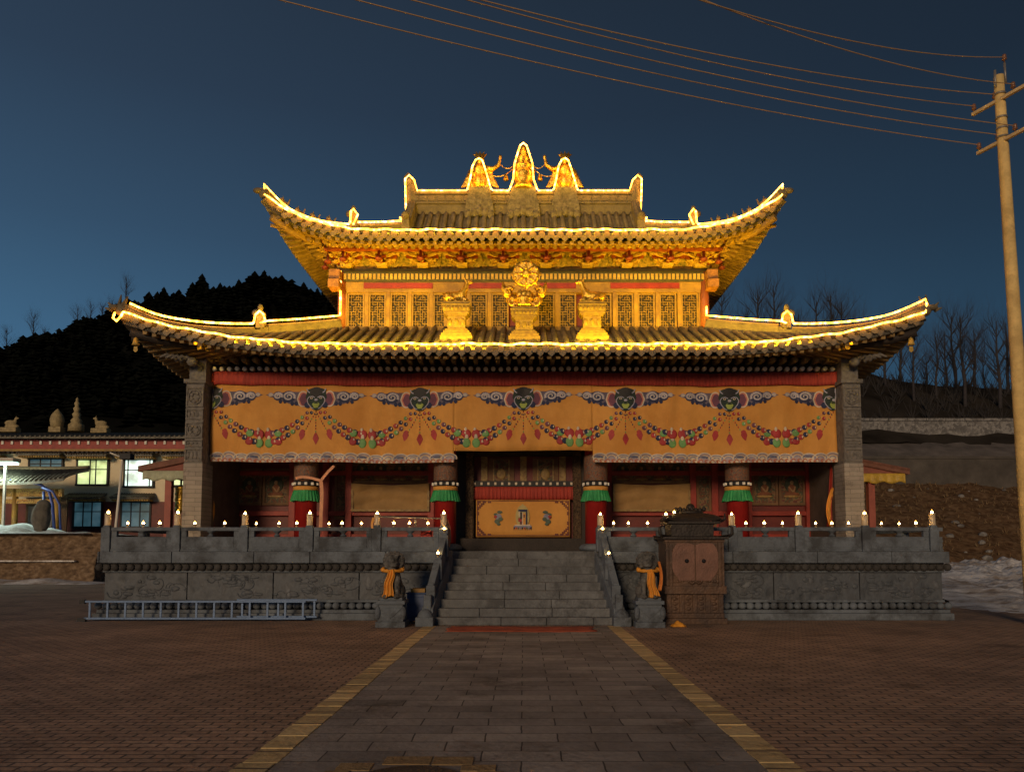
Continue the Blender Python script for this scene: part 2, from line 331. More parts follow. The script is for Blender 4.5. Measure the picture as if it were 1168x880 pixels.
# manhole with its ring of pale paving stones
mh = T('manhole_cover', (-.80, 5.42, 0), 'round manhole cover in a ring of pale stones in the grey path', 'manhole cover')
b = MB(); b.lathe([(.40, .0), (.40, .012), (.37, .016), (.36, .012), (.05, .012), (.02, .016)], (-.80, 5.42, .006), 40); b.build('lid', M('cast_iron', (.028, .026, .025), .6, .4, 6, .5, 40), mh)
b = MB()
for k, (x0, x1, y0, y1) in enumerate(((-1.38, -1.12, 5.72, 5.92), (-1.06, -.70, 5.88, 6.10), (-.69, -.38, 5.87, 6.09), (-.46, -.20, 5.70, 5.86), (-1.44, -1.26, 5.2, 5.70), (-.34, -.14, 5.1, 5.68), (-1.1, -.5, 4.74, 4.96))):
    b.box(x0, x1, y0, y1, .0, .011 + .001 * k)
b.build('surround_stone', M('pale_surround', (.30, .20, .09), .85, .35, 4, .5, 20), mh, bevel=.006)
# ------------------------------------------------------------------ hills
def interp(tab, x):
    for (a, ya), (c, yc) in zip(tab, tab[1:]):
        if x <= c: return lerp(ya, yc, max(0, min(1, (x - a) / (c - a))))
    return tab[-1][1]
random.seed(5)
prof = [(at(p, q, 120).x, at(p, q, 120).z) for p, q in ((-420, 470), (-150, 430), (0, 410), (60, 384), (130, 358), (200, 342), (255, 330), (310, 324), (345, 326), (390, 342), (520, 400), (650, 450), (760, 560))]
def nz(x, y): return .5 * math.sin(.31 * x + 1.3) * math.sin(.23 * y) + .35 * math.sin(.9 * x + .6 * y) + .25 * math.sin(1.7 * x - 1.1 * y + 2)
def hillL(x, y):
    k = max(0, min(1, (y - 62) / 58)); top = interp(prof, x)
    z = -2 + (top + 2) * (k ** .85)
    if y > 120: z = top - (y - 120) * .25
    return z + nz(x, y) * min(1, k * 3)
b = MB(); b.sheet(lambda u, v: (lerp(-130, 30, u), lerp(60, 170, v), hillL(lerp(-130, 30, u), lerp(60, 170, v))), 100, 60)
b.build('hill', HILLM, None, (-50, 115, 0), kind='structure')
profr = [(at(p, q, 78).x, at(p, q, 78).z) for p, q in ((640, 560), (740, 440), (820, 404), (880, 400), (940, 412), (1000, 430), (1060, 438), (1168, 446), (1400, 430), (1700, 470))]
def hillR(x, y):
    k = max(0, min(1, (y - 60) / 18)); z = 10 + (interp(profr, x) - 10) * k
    if y > 78: z -= (y - 78) * .1
    return z + .25 * nz(x * 1.5, y)
b = MB(); b.sheet(lambda u, v: (lerp(12, 110, u), lerp(60, 120, v), hillR(lerp(12, 110, u), lerp(60, 120, v))), 70, 30)
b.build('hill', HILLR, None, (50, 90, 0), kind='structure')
# ------------------------------------------------------------------ trees
def conifer(bb, c, h, r, layers=8, n=9):
    x, y, z = c
    for k in range(layers):
        t = k / layers; zz = z + h * (.12 + .82 * t); rr = r * (1 - t) ** .6 + .1
        ring = []; a0 = random.random() * 6
        for j in range(n):
            a = a0 + 2 * math.pi * j / n; q = rr * random.uniform(.65, 1.2)
            ring.append((x + q * math.cos(a), y + q * math.sin(a), zz - h * .06 * random.uniform(.3, 1.6)))
        bb.add([(x, y, zz + h * .17)] + ring, [(0, 1 + j, 1 + (j + 1) % n) for j in range(n)])
random.seed(8)
protos = []
for k in range(3):
    h = (3.6, 4.2, 3.1)[k]; c = at(170 + 60 * k, 340, 121); c.z = hillL(c.x, c.y) - .4
    t = T('conifer_tree', c, 'dark conifer silhouetted against the dusk sky on the hill skyline', 'tree', 'conifers along the hill skyline')
    b = MB(); b.tube([c, c + Vector((0, 0, h * .9))], [.14, .03], 5); b.build('trunk', BARK, t)
    b = MB(); conifer(b, c, h, 1.5 + .15 * k, 8, 11); b.build('crown', CONIF, t); protos.append(t)
px = 150.0
while px < 500:
    px += random.uniform(6, 12); Y = random.uniform(117, 124); c = at(px, 340, Y); z = hillL(c.x, Y) - .6
    dup(protos[random.randrange(3)], (c.x, Y, z), rz=random.uniform(0, 6), sc=random.uniform(.5, .85))
b = MB()
for k in range(2600):
    Y = random.uniform(80, 118); x = random.uniform(-95, 15)
    if x > -.684 * Y - 12: conifer(b, (x, Y, hillL(x, Y) - .5), random.uniform(1.6, 2.6), random.uniform(.9, 1.4), 4, 6)
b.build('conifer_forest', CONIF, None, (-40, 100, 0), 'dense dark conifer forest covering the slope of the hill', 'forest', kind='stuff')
def branch(b, p, d, L, r, dep, spread):
    pts = [p]; rs = [r]; q = Vector(p); dd = Vector(d)
    for i in range(3):
        dd = (dd + Vector((random.uniform(-.14, .14), random.uniform(-.14, .14), random.uniform(.0, .12)))).normalized()
        q = q + dd * (L / 3); pts.append(q.copy()); rs.append(r * (1 - .22 * (i + 1)))
    b.tube(pts, rs, 4 if dep < 3 else 3, cap=False)
    if dep >= 5: return
    for k in range(4 if dep < 2 else 3):
        i = random.choice((1, 2, 3)) if k else 3; a = random.uniform(0, 6.28)
        s = Vector((math.cos(a), math.sin(a), 0)); nd = (dd + s * spread * random.uniform(.5, 1.1) + Vector((0, 0, .25))).normalized()
        branch(b, pts[i], nd, L * random.uniform(.6, .82), rs[i] * .62, dep + 1, spread)
bare = []
random.seed(21)
for k in range(4):
    c = at((868, 965, 1090, 1140)[k], 440, (72, 76, 74, 70)[k]); c.z = hillR(c.x, c.y) - .3
    lab = ('lone bare tree with wide branches standing just right of the upper eave', 'bushy bare tree above the middle of the right lower eave', 'tall bare tree beyond the tip of the right lower eave', 'slender bare tree just left of the utility pole')[k]
    t = T('bare_tree', c, lab, 'tree', 'bare trees on the slope behind the temple'); H = (11.5, 9.2, 10.5, 10.8)[k]
    b = MB(); top = c + Vector((random.uniform(-.3, .3), 0, H * .5)); b.tube([c, c + Vector((.06, 0, H * .25)), top, top + Vector((.1, 0, H * .28))], [.19, .15, .10, .035], 6, cap=False); b.build('trunk', BARK, t)
    b = MB()
    for j in range(20):
        f = random.uniform(.25, 1); p = c.lerp(top + Vector((0, 0, H * .2)), f); a = random.uniform(0, 6.28)
        d = Vector((math.cos(a) * .7, math.sin(a) * .7, random.uniform(.6, 1.4))).normalized(); branch(b, p, d, H * random.uniform(.15, .24) * (1.25 - .5 * f), .05, 1, .8)
    b.build('crown', BARK, t); bare.append(t)
spots = [(825, 80), (838, 70), (852, 84), (884, 78), (900, 88), (915, 82), (935, 80), (950, 72), (978, 70), (992, 82), (1010, 74), (1028, 80), (1042, 70), (1056, 84), (1068, 72), (1080, 82), (1100, 70), (1112, 80), (1124, 84), (1150, 76), (1160, 82), (1174, 72), (1190, 80), (1210, 75), (1230, 84)]
for i, (px, Y) in enumerate(spots):
    x = at(px, 440, Y).x; dup(bare[i % 4], (x, Y, hillR(x, Y) - .3), 'bare winter tree in the dim row along the slope on the right', 'bare trees on the slope behind the temple', random.uniform(0, 6), random.uniform(.72, 1.05))
for i, (px, Y) in enumerate(((-12, 121), (8, 118), (24, 123), (38, 119), (52, 122), (70, 125), (88, 118), (102, 121), (116, 119), (128, 123), (142, 120))):
    x = at(px, 380, Y).x; dup(bare[(i + 1) % 4], (x, Y, hillL(x, Y) - .3), 'bare leafless tree on the skyline at the far left end of the hill', 'bare trees on the left skyline', random.uniform(0, 6), random.uniform(.42, .68))
b = MB()
for k in range(330):
    x = random.uniform(14, 62); Y = random.uniform(63, 80); z = hillR(x, Y)
    a = random.uniform(0, 6); 
    for j in range(7):
        a += .9; q = Vector((x, Y, z - .1)); tip = q + Vector((math.cos(a) * .7, math.sin(a) * .7, random.uniform(.6, 1.7))); b.tube([q, tip], [.05, .012], 3, cap=False)
b.build('undergrowth', M('dark_twigs', (.03, .027, .026), .95, .4), None, (40, 70, 10), 'dark tangled undergrowth below the bare trees on the slope', 'shrubs', kind='stuff')
# ------------------------------------------------------------------ right side: walls, bank, snow
w1 = at(1000, 480, 62); w1b = at(1000, 500, 60); w2 = at(1000, 520, 57); w2b = at(1000, 549, 55)
b = MB(); b.box(8, 70, 62, 62.8, w1b.z - 3, w1.z)
for k in range(40): b.box(8 + k * 1.55, 9.5 + k * 1.55, 61.9, 62.9, w1.z, w1.z + .22)
b.build('retaining_wall', WALLST, None, (24, 62, 8), 'pale rubble retaining wall with coping, the upper of the two on the slope', 'wall')
b = MB(); b.box(8, 70, 57, 57.8, w2b.z - 3, w2.z - .2); b.box(8, 70, 56.93, 57.85, w2.z - .2, w2.z); b.build('retaining_wall', WALLDK, None, (24, 57, 7), 'plain dark retaining wall above the brown earth bank, lower of the two', 'wall')
b = MB(); b.sheet(lambda u, v: (lerp(7, 80, u), lerp(57.1, 62, v), w2.z + .02 + v * (w1b.z - w2.z + .3) + .06 * (1.1 + nz(lerp(7, 80, u) * 2, 5 * v)) * min(1, 6 * v)), 120, 14); b.build('terrace_ground', M('bare_terrace_soil', (.13, .11, .095), .95, .45, .8, .6, 3), None, (30, 60, 8), kind='structure')
toe = 42.0
def bank(x, y):
    t = (y - toe) / (57.2 - toe); z = -.3 + (w2b.z + .3) * (max(0, t) ** .8)
    return z + .3 * nz(x * 1.1, y * 1.3) * min(1, t * 4 + .1) + .12 * math.sin(3.1 * x + 2 * y) * math.sin(2.3 * y - x)
b = MB(); b.sheet(lambda u, v: (lerp(8, 70, u), lerp(40, 57.2, v), bank(lerp(8, 70, u), lerp(40, 57.2, v))), 150, 50); b.build('earth_slope_terrain', EARTH, None, (30, 50, 0), kind='structure')
b = MB(); rg = random.Random(31)
for k in range(1500):
    x = rg.uniform(9, 50); Y = rg.uniform(43, 57); q = Vector((x, Y, bank(x, Y) - .03)); s = rg.uniform(.12, .42)
    for j in range(5):
        a = rg.uniform(0, 6.3); e = Vector((math.cos(a), math.sin(a), 0)); d = q + e * s * .7 + Vector((0, 0, s * rg.uniform(.5, 1.1))); w = Vector((-e.y, e.x, 0)) * .03
        b.add([q - w, q + w, d], [(0, 1, 2)])
b.build('dry_grass', M('dry_grass_blades', (.24, .16, .08), .9, .4, 1), None, (30, 50, 0), 'sparse dry grass tufts scattered over the brown earth bank', 'grass', kind='stuff')
b = MB()
for k in range(160):
    x = rg.uniform(9, 50); Y = rg.uniform(41.5, 56); s = rg.uniform(.06, .28); b.ell((x, Y, bank(x, Y)), (s * rg.uniform(.8, 1.6), s, s * rg.uniform(.5, .9)), None, 7, 5)
b.build('loose_stones', WALLST, None, (30, 50, 0), 'loose stones scattered down the brown earth bank', 'stones', kind='stuff')
def snowf(u, v):
    y = lerp(19.2, 44, v); w = lerp(11.4, 44, u); e = min(1, 5 * u, 6 * v, 6 * (1 - v), 8 * (1 - u))
    x = w + 7.5 * v + .35 * math.sin(1.1 * y)
    return (x, y, -.12 + .9 * v + e * (.42 + .22 * nz(x * 2.2, y * 1.7) + .16 * math.sin(4.1 * x + 1.7 * y) * math.sin(2.7 * y) + .10 * math.sin(9 * x) * math.sin(7.3 * y + x)))
b = MB(); b.sheet(snowf, 150, 130); b.build('snow_bank', SNOW, None, (15, 30, 0), 'lumpy dirty snow bank on the ground right of the temple platform', 'snow')
# ------------------------------------------------------------------ left side: terrace, snow, building
tz = at(60, 607, 40).z; tx1 = at(116, 607, 40).x
tw = T('terrace_wall', (tx1 - 6, 40, 0), 'brown rubble terrace wall capped with snow at the left edge', 'wall')
b = MB()
def twf(u, v): 
    x = lerp(-70, tx1, u); z = lerp(0, tz, v); return (x, 39.4 + .6 * v + .12 * nz(x * 3, z * 4) + .10 * nz(x * 7, z * 9) + (.18 if v > .5 else 0), z)
b.sheet(twf, 420, 30, (0, 1.0, 0)); b.build('wall', TERR, tw)
b = MB()
rg = random.Random(17)
for k in range(26):
    x = rg.uniform(-36, tx1 - .2); z = rg.uniform(.05, .9); r = rg.uniform(.08, .3); b.ell((x, 39.66 + .05 * rg.random(), z), (r * rg.uniform(1, 1.9), .12, r * rg.uniform(.6, 1)), None, 8, 6)
b.build('facing_stones', TERR, tw)
b = MB(); b.sheet(lambda u, v: (lerp(-75, tx1 + .1, u), lerp(40.1, 50, v), tz - .1), 2, 2, (0, 0, -.1)); b.build('terrace_ground', EARTH, None, (tx1 - 20, 44, tz), kind='structure')
b = MB()
def snl(u, v):
    x = lerp(-46, tx1 - .6, u); e = min(1, 6 * u, 4 * (1 - u), 3 * v, 4 * (1 - v)); y = lerp(39.55, 45, v); return (x, y, tz - .06 + e * (.42 + .16 * math.sin(1.3 * x) + .10 * math.sin(3.7 * x + 2 * y) + .05 * math.sin(9 * x)))
b.sheet(snl, 80, 14); b.build('snow_bank', SNOW, None, (tx1 - 5, 41, tz), 'white snow lying along the top of the rubble terrace wall', 'snow')
b = MB()
def sns(u, v):
    x = lerp(-46, tx1 + 1.5, u); e = min(1, 6 * u, 8 * (1 - u), 3 * v, 4 * (1 - v)); y = lerp(37.0, 39.5, v); return (x, y + .2 * math.sin(x), -.03 + e * (.22 + .05 * math.sin(2.3 * x)))
b.sheet(sns, 60, 10); b.build('snow_bank', SNOW, None, (tx1 - 5, 38, 0), 'thin strip of snow along the foot of the terrace wall', 'snow')
b = MB(); b.box(-46, tx1 - 1, 39.35, 39.55, 1.05, 1.12); b.build('snow_ledge', SNOW, None, (tx1 - 5, 39.4, 1), 'narrow line of snow on the ledge halfway up the terrace wall', 'snow')
BY = 50.0
def bz(py): return at(100, py, BY).z
def bx(px): return at(px, 560, BY).x
hs = T('monastery_house', (bx(100), BY, tz), 'two storey cream monastery house with dark red cornice and lit windows', 'house')
z0, zt = tz - .2, bz(513)
b = MB(); b.box(-55, -17.5, BY, BY + 9, z0, zt); b.build('wall', CREAMW, hs)
b = MB(); b.box(-55.05, -17.4, BY - .08, BY + 9, z0, bz(572)); b.build('lower_wall', DKRED, hs)
b = MB(); b.box(-55.2, -17.3, BY - .35, BY + 9.2, zt, bz(502))
b.use(1)
for k in range(60): b.box(-55 + k * .62, -54.86 + k * .62, BY - .42, BY - .34, lerp(zt, bz(502), .5), lerp(zt, bz(502), .85))
b.use(2); b.box(-55.2, -17.2, BY - .5, BY + 9, zt - .14, zt); b.use(3)
for k in range(125): b.box(-55 + k * .3, -54.85 + k * .3, BY - .62, BY - .4, zt - .3, zt - .15)
b.build('cornice', [REDP, WHITEP, OCHRE, DARK], hs)
b = MB(); b.sheet(lambda u, v: (lerp(-55.6, -17, u), lerp(BY - .9, BY + 2.5, v), lerp(bz(502), bz(490), v ** .8)), 2, 6, (0, 0, .12))
for k in range(120): b.tube([(-55.4 + k * .32, lerp(BY - .95, BY + 2.5, t), .14 + lerp(bz(502), bz(490), t ** .8)) for t in (0, .25, .5, .75, 1)], .07, 5)
b.use(1); b.tube([(-55.5, BY + 2.5, bz(489)), (-17, BY + 2.5, bz(489))], .12, 6); b.build('roof', [TILE, RIDGE], hs)
def window(px0, px1, py0, py1, glass, mull, Y=BY, awn=True, curtain=False):
    x0, x1, za, zb = bx(px0), bx(px1), bz(py1), bz(py0)
    b = MB(); d = .07
    b.box(x0 - .12, x1 + .12, Y - .16, Y - .02, zb, zb + .12); b.box(x0 - .12, x1 + .12, Y - .2, Y - .02, za - .12, za)
    b.box(x0 - .12, x0, Y - .14, Y - .02, za, zb); b.box(x1, x1 + .12, Y - .14, Y - .02, za, zb)
    for t in mull: b.box(lerp(x0, x1, t) - d / 2, lerp(x0, x1, t) + d / 2, Y - .13, Y - .05, za, zb)
    zm = lerp(za, zb, .62); b.box(x0, x1, Y - .125, Y - .045, zm - .03, zm + .03)
    f = b.build('window', BLACKP, hs)
    b = MB(); b.box(x0, x1, Y - .10, Y - .085, za, zb); b.build('pane', glass, f)
    if awn:
        b = MB(); b.sheet(lambda u, v: (lerp(x0 - .35, x1 + .35, u), lerp(Y - .95, Y - .1, v), zb + .18 + .3 * v), 2, 4, (0, 0, .08))
        n = int((x1 - x0 + .7) / .16)
        for k in range(n + 1): b.tube([(x0 - .35 + k * .16, lerp(Y - .98, Y - .1, t), zb + .29 + .3 * t) for t in (0, 1)], .05, 5)
        b.use(1)
        for k in range(n): b.box(x0 - .32 + k * .16, x0 - .22 + k * .16, Y - .85, Y - .15, zb + .06, zb + .17)
        b.build('awning', [TILE, OCHRE], hs)
window(34, 70, 524, 537, WINB, (.33, .66)); window(89, 122, 525, 552, WINL, (.42, .62)); window(143, 174, 525, 554, WINW, (.1, .9)); window(-30, 4, 524, 550, WINB, (.5,))
window(87, 117, 573, 600, WINB, (.33, .66)); window(141, 172, 573, 600, WINB, (.33, .66)); window(196, 226, 525, 553, WINL, (.5,))
DULLG = M('dull_gilt', (.34, .26, .12), .7, .4, 4, .4, 14)
def bfig(px, py0, py1, kind, lab, cat):
    o = at(px, py1, BY + 1.5); t = bz(0); h = (at(px, py0, BY + 1.5) - o).z; b = MB(); GOLDP = DULLG
    if kind == 'deer':
        s = -1 if px < 50 else 1
        b.ell(o + Vector((0, 0, h * .45)), (.42, .18, .2)); b.ell(o + Vector((-.34 * s * -1 if False else .32 * s * -1, 0, h * .62)), (.1, .09, .22)); b.ell(o + Vector((-.4 * s, 0, h * .85)), (.16, .08, .08))
        b.tube([o + Vector((-.36 * s, 0, h * .9)), o + Vector((-.34 * s, .02, h * 1.1))], .03, 5); b.ell(o + Vector((.1, 0, h * .15)), (.5, .24, .16)); b.box(o.x - .55, o.x + .55, o.y - .3, o.y + .3, o.z - .3, o.z + .02)
        return b.build('deer_statue', GOLDP, None, o, lab, cat, remesh=.035)
    if kind == 'stupa':
        b.lathe([(.5, -.3), (.48, h * .08), (.32, h * .14), (.36, h * .22), (.2, h * .32), (.28, h * .43), (.16, h * .52), (.23, h * .62), (.12, h * .7), (.18, h * .8), (.08, h * .88), (.1, h * .94), (.02, h)], o, 12)
        return b.build('roof_finial', GOLDP, None, o, lab, cat)
    b.lathe([(.2, -.06), (.34, .02), (.40, .1), (.46, h * .4), (.38, h * .65), (.2, h * .85), (.03, h)], (o.x, o.y, o.z), 8); b.box(o.x - .4, o.x + .4, o.y - .3, o.y + .3, o.z - .3, o.z + .06)
    return b.build('roof_finial', GOLDP, None, o, lab, cat)
bfig(12, 475, 488, 'deer', 'small deer figure on the left end of the house roof ridge', 'statue'); bfig(115, 475, 489, 'deer', 'small deer figure on the house roof nearest the temple', 'statue')
bfig(65, 466, 488, 'jewel', 'leaf shaped jewel ornament on the cream house roof', 'ornament'); bfig(87, 453, 487, 'stupa', 'tall tiered spire ornament on the cream house roof', 'ornament')
# gatehouse with blue arch
GY = 46.0
def gz(py): return at(60, py, GY).z
def gx(px): return at(px, 560, GY).x
gh = T('gatehouse', (gx(50), GY, tz), 'small timber gatehouse with curved tiled roof before the cream house', 'gatehouse')
for px in (-14, 3, 18, 66): b = MB(); b.tube([(gx(px), GY, tz - .2), (gx(px), GY, gz(558))], .16, 10); b.build('post', OCHRE, gh)
b = MB(); b.box(gx(-20), gx(72), GY - .12, GY + .12, gz(566), gz(557)); b.box(gx(-20), gx(68), GY - .1, GY + .1, gz(574), gz(569)); b.build('beam', CARVE, gh)
b = MB(); b.box(gx(18), gx(66), GY + 1, GY + 1.1, tz - .2, gz(566)); b.build('back_wall', CARVED, gh)
for px0, px1 in ((22, 34), (37, 50)):
    b = MB(); b.box(gx(px0), gx(px1), GY + .9, GY + .97, tz + .1, gz(576)); b.build('door', M('grey_door', (.13, .12, .11), .6), gh)
b = MB()
def gr(u, v):
    x = lerp(gx(-45), gx(92), u); e = abs(u - .35) / .65; return (x, lerp(GY - 1.8, GY + .8, v), lerp(gz(556), gz(537), v ** .7) + .25 * e ** 3 - .2 * v * e * e)
b.sheet(gr, 26, 8, (0, 0, .14))
for k in range(27): b.tube([Vector(gr(k / 26, t)) + Vector((0, 0, .17)) for t in (0, .25, .5, .75, 1)], .08, 5)
b.use(1); b.tube([Vector(gr(k / 20, 1)) + Vector((0, 0, .25)) for k in range(21)], .14, 6); b.build('roof', [TILE, RIDGE], gh)
b = MB()
apts = [at(62, 604, 44.5), at(60, 575, 44.5), at(56, 560, 44.5), at(46, 552, 44.5), at(30, 549, 44.5), at(10, 548, 44.5), at(-12, 550, 44.5)]
b.tube(apts, .09, 6); b.tube([at(50, 604, 44.5), at(50, 560, 44.5)], .08, 6); b.tube([at(69, 606, 44.3), at(68, 575, 44.3), at(60, 560, 44.3), at(48, 556, 44.3)], .07, 6); b.build('steel_arch', M('blue_steel', (.03, .05, .22), .5), None, apts[0], 'blue painted steel arch standing before the timber gatehouse', 'arch')
cp = at(-4, 527, 44); b = MB(); b.box(cp.x - 3, at(20, 527, 44).x, 43.6, 44.3, cp.z, cp.z + .22); b.use(1); b.box(cp.x - 3, at(19, 527, 44).x, 43.65, 44.2, cp.z - .13, cp.z - .01)
b.use(0); b.bar((at(4, 527, 44).x, 44.2, cp.z), (at(4, 527, 44).x, 44.2, tz - .2), .12, .12); cl_ = b.build('canopy_lamp', [STEEL, TUBEL], None, cp, 'glowing white canopy strip light at the far left edge', 'lamp')
l = bpy.data.lights.new('tube_light', 'AREA'); l.shape = 'RECTANGLE'; l.size = 3; l.size_y = .4; l.energy = 420; l.color = (.75, 1, .88)
o = bpy.data.objects.new('tube_light', l); COL.objects.link(o); o.parent = cl_; o.location = (-.6, -.35, -.16)
o.rotation_euler = (R(14), 0, 0)
b = MB(); l0, l1 = at(132, 603, 36), at(140, 522, 36); b.tube([l0 + Vector((0, 0, -2.6)), l0, l1], [.08, .07, .05], 8); b.tube([l1, l1 + Vector((-.3, 0, .12)), l1 + Vector((-.5, -.2, .22))], .04, 6)
b.use(1); b.box(l1.x + .0, l1.x + .5, 35.7, 36.1, l1.z - .08, l1.z + .18); b.build('lamp_post', [WHITEP, BLACKP], None, l0, 'slim white post with an unlit dark head before the cream house', 'lamp post')
rk = M('mossy_boulder', (.12, .11, .09), .9, .4, 3, .8, 8)
b = MB(); c = at(47, 590, 41.5); b.ell(c, (.5, .4, .85)); b.ell(c + Vector((.1, 0, .6)), (.4, .32, .4)); b.box(c.x - .25, c.x + .2, 41.3, 41.7, tz - .1, c.z); b.build('standing_stone', rk, None, c, 'rounded grey standing stone on a plinth in front of the gatehouse', 'stone', remesh=.06)
# ------------------------------------------------------------------ stone platform, steps, balustrades
random.seed(3)
pf = T('stone_platform', (0, 18, 0), 'grey carved stone platform with central steps carrying the temple', 'platform')
WG = 1.75   # half width of the stair opening
def wing(b, z0, z1, hw, y0, y1=19.05, wg=WG + .08):
    b.box(-hw, -wg, y0, y1, z0, z1); b.box(wg, hw, y0, y1, z0, z1)
b = MB(); b.box(-9.75, 9.75, 19.0, 33, 0, 1.56); wing(b, 0, .16, 9.97, 17.92); wing(b, .16, .24, 9.92, 17.99); wing(b, .40, .46, 9.86, 18.1); wing(b, 1.10, 1.14, 9.86, 18.08)
b.box(-9.97, -9.7, 19.05, 33, 0, .24); b.box(9.7, 9.97, 19.05, 33, 0, .24); b.build('base', STONE, pf, bevel=.015)
for s in (-1, 1):
    x = WG + .1
    while x < 9.8:
        b = MB(); w = min(2.02, 9.86 - x); x0, x1 = sorted((s * x, s * (x + w - .025))); b.box(x0, x1, 18.16 + random.uniform(-.006, .006), 18.5, .46, 1.10); x += w
        for k in range(15):
            p = Vector((random.uniform(x0 + .2, x1 - .2), 18.155, random.uniform(.56, 1.0))); pts = []
            b.ell(p + Vector((random.uniform(-.2, .2), .0, 0)), (random.uniform(.05, .14), .022, random.uniform(.03, .06)), None, 8, 6)
            a0 = random.uniform(0, 6); rr = random.uniform(.05, .2); d = random.choice((-1, 1)); sx = random.uniform(.7, 1.8)
            for j in range(16):
                t = j / 15; r = rr * (1 - .75 * t); pts.append(p + Vector((r * sx * math.cos(a0 + d * 5.5 * t), 0, max(-p.z + .5, min(1.06 - p.z, r * math.sin(a0 + d * 5.5 * t))))))
            b.tube(pts, [.017 * (1 - .5 * j / 15) for j in range(16)], 5)
        b.build('waist_panel', STONED, pf, bevel=.012)
    b = MB(); b.box(min(s * 9.84, s * 9.7), max(s * 9.84, s * 9.7), 18.5, 33, .46, 1.1); b.build('waist_panel', STONED, pf)
# raised relief on the waist panels: cloud scrolls and stems
def petals(b, z0, z1, y, s):
    for s in (s,):
        x = WG + .12
        while x < 9.9:
            w = .185; c = s * (x + w / 2); zm = (z0 + z1) / 2
            j = random.uniform(.9, 1.06); b.ell((c, y + .06 + random.uniform(-.01, .01), zm), (w / 2 * 1.06, .09, (z1 - z0) / 2 * 1.02 * j), None, 8, 6); x += w
for s in (-1, 1):
    b = MB(); petals(b, .24, .41, 18.02, s); b.build('lower_lotus_moulding', STONE, pf)
    b = MB(); petals(b, 1.13, 1.31, 18.0, s); b.box(min(s * 1.83, s * 9.84), max(s * 1.83, s * 9.84), 18.06, 19.05, 1.14, 1.32); b.build('upper_lotus_moulding', STONEDK, pf)
for s in (-1, 1):
    x = WG + .08
    while x < 9.9:
        b = MB(); w = min(random.uniform(1.3, 2.2), 9.91 - x); x0, x1 = sorted((s * x, s * (x + w - .012))); b.box(x0, x1, 17.9 + random.uniform(0, .012), 19.05, 1.32, 1.585); x += w; b.build('cap_slab', STONE, pf, bevel=.015)
    b = MB(); b.box(min(s * 9.91, s * 9.6), max(s * 9.91, s * 9.6), 19.05, 33, 1.32, 1.585); b.build('cap_slab', STONE, pf, bevel=.015)
b = MB(); b.box(-9.6, 9.6, 19.05, 33, 1.5, 1.597); b.build('terrace_floor', STEP, pf)
# steps
NS = 9; rise = 1.6 / NS; tread = .255; sy0 = 16.72
for k in range(NS):
    b = MB(); y0 = sy0 + k * tread; hw = lerp(1.95, 1.72, k / NS); x = -hw
    while x < hw - .05:
        w = random.uniform(.8, 1.7); x1 = min(hw, x + w)
        if hw - x1 < .35: x1 = hw
        j = random.uniform(-.012, .012); b.box(x + .004, x1 - .004, y0 + j, y0 + .62, k * rise + .002 + (.0 if k == 0 else -.1), (k + 1) * rise - .008 + random.uniform(-.006, .006)); x = x1
    b.build('step', STEP, pf, bevel=.014)
b = MB(); b.box(-1.74, 1.74, sy0 + NS * tread + .3, 19.3, .2, 1.59); b.build('landing', STEP, pf)
# balustrades -------------------------------------------------------
lamps = []
def post(b, x, y, z0, z1, w=.21):
    b.box(x - w / 2, x + w / 2, y - w / 2, y + w / 2, z0, z1 - .05); b.box(x - w / 2 + .02, x + w / 2 - .02, y - w / 2 + .02, y + w / 2 - .02, z1 - .05, z1, .015, .015)
BYL = 18.1
def balustrade(xs, lab):
    t = T('stone_balustrade', ((xs[0] + xs[-1]) / 2, BYL, 1.585), lab, 'balustrade', 'balustrades of the platform')
    for x in xs:
        b = MB(); post(b, x, BYL, 1.585, 2.20); b.build('post', STONE, t, bevel=.012)
    for a, c in zip(xs, xs[1:]):
        x0, x1 = a + .11, c - .11
        b = MB(); b.box(x0, x1, BYL - .075, BYL + .075, 1.59, 1.635); b.box(x0 + .004, x1 - .004, BYL - .055, BYL + .055, 1.635, 1.93)
        b.box(x0 + .12, x1 - .12, BYL - .066, BYL - .05, 1.68, 1.89)
        b.box(x0 + .004, x0 + .13, BYL - .05, BYL + .05, 1.93, 2.07); b.box(x1 - .13, x1 - .004, BYL - .05, BYL + .05, 1.93, 2.07)
        for m in ((x0 + x1) / 2,):
            b.lathe([(.05, 1.93), (.085, 1.955), (.05, 1.985), (.035, 2.0), (.075, 2.04), (.11, 2.07)], (m, BYL, 0), 10)
        b.box(x0 + .004, x1 - .004, BYL - .07, BYL + .07, 2.07, 2.155); b.build('panel', STONE, t, bevel=.01)
    return t
def fx(px): return at(px, 615, BYL).x
PL = [fx(p) for p in (122.5, 202, 279, 353, 430, 506)]; PRr = [fx(p) for p in (685, 760, 835, 911, 987, 1064)]
balustrade(PL, 'grey stone balustrade along the platform front on the ladder side')
balustrade(PRr, 'grey stone balustrade along the platform front behind the bronze furnace')
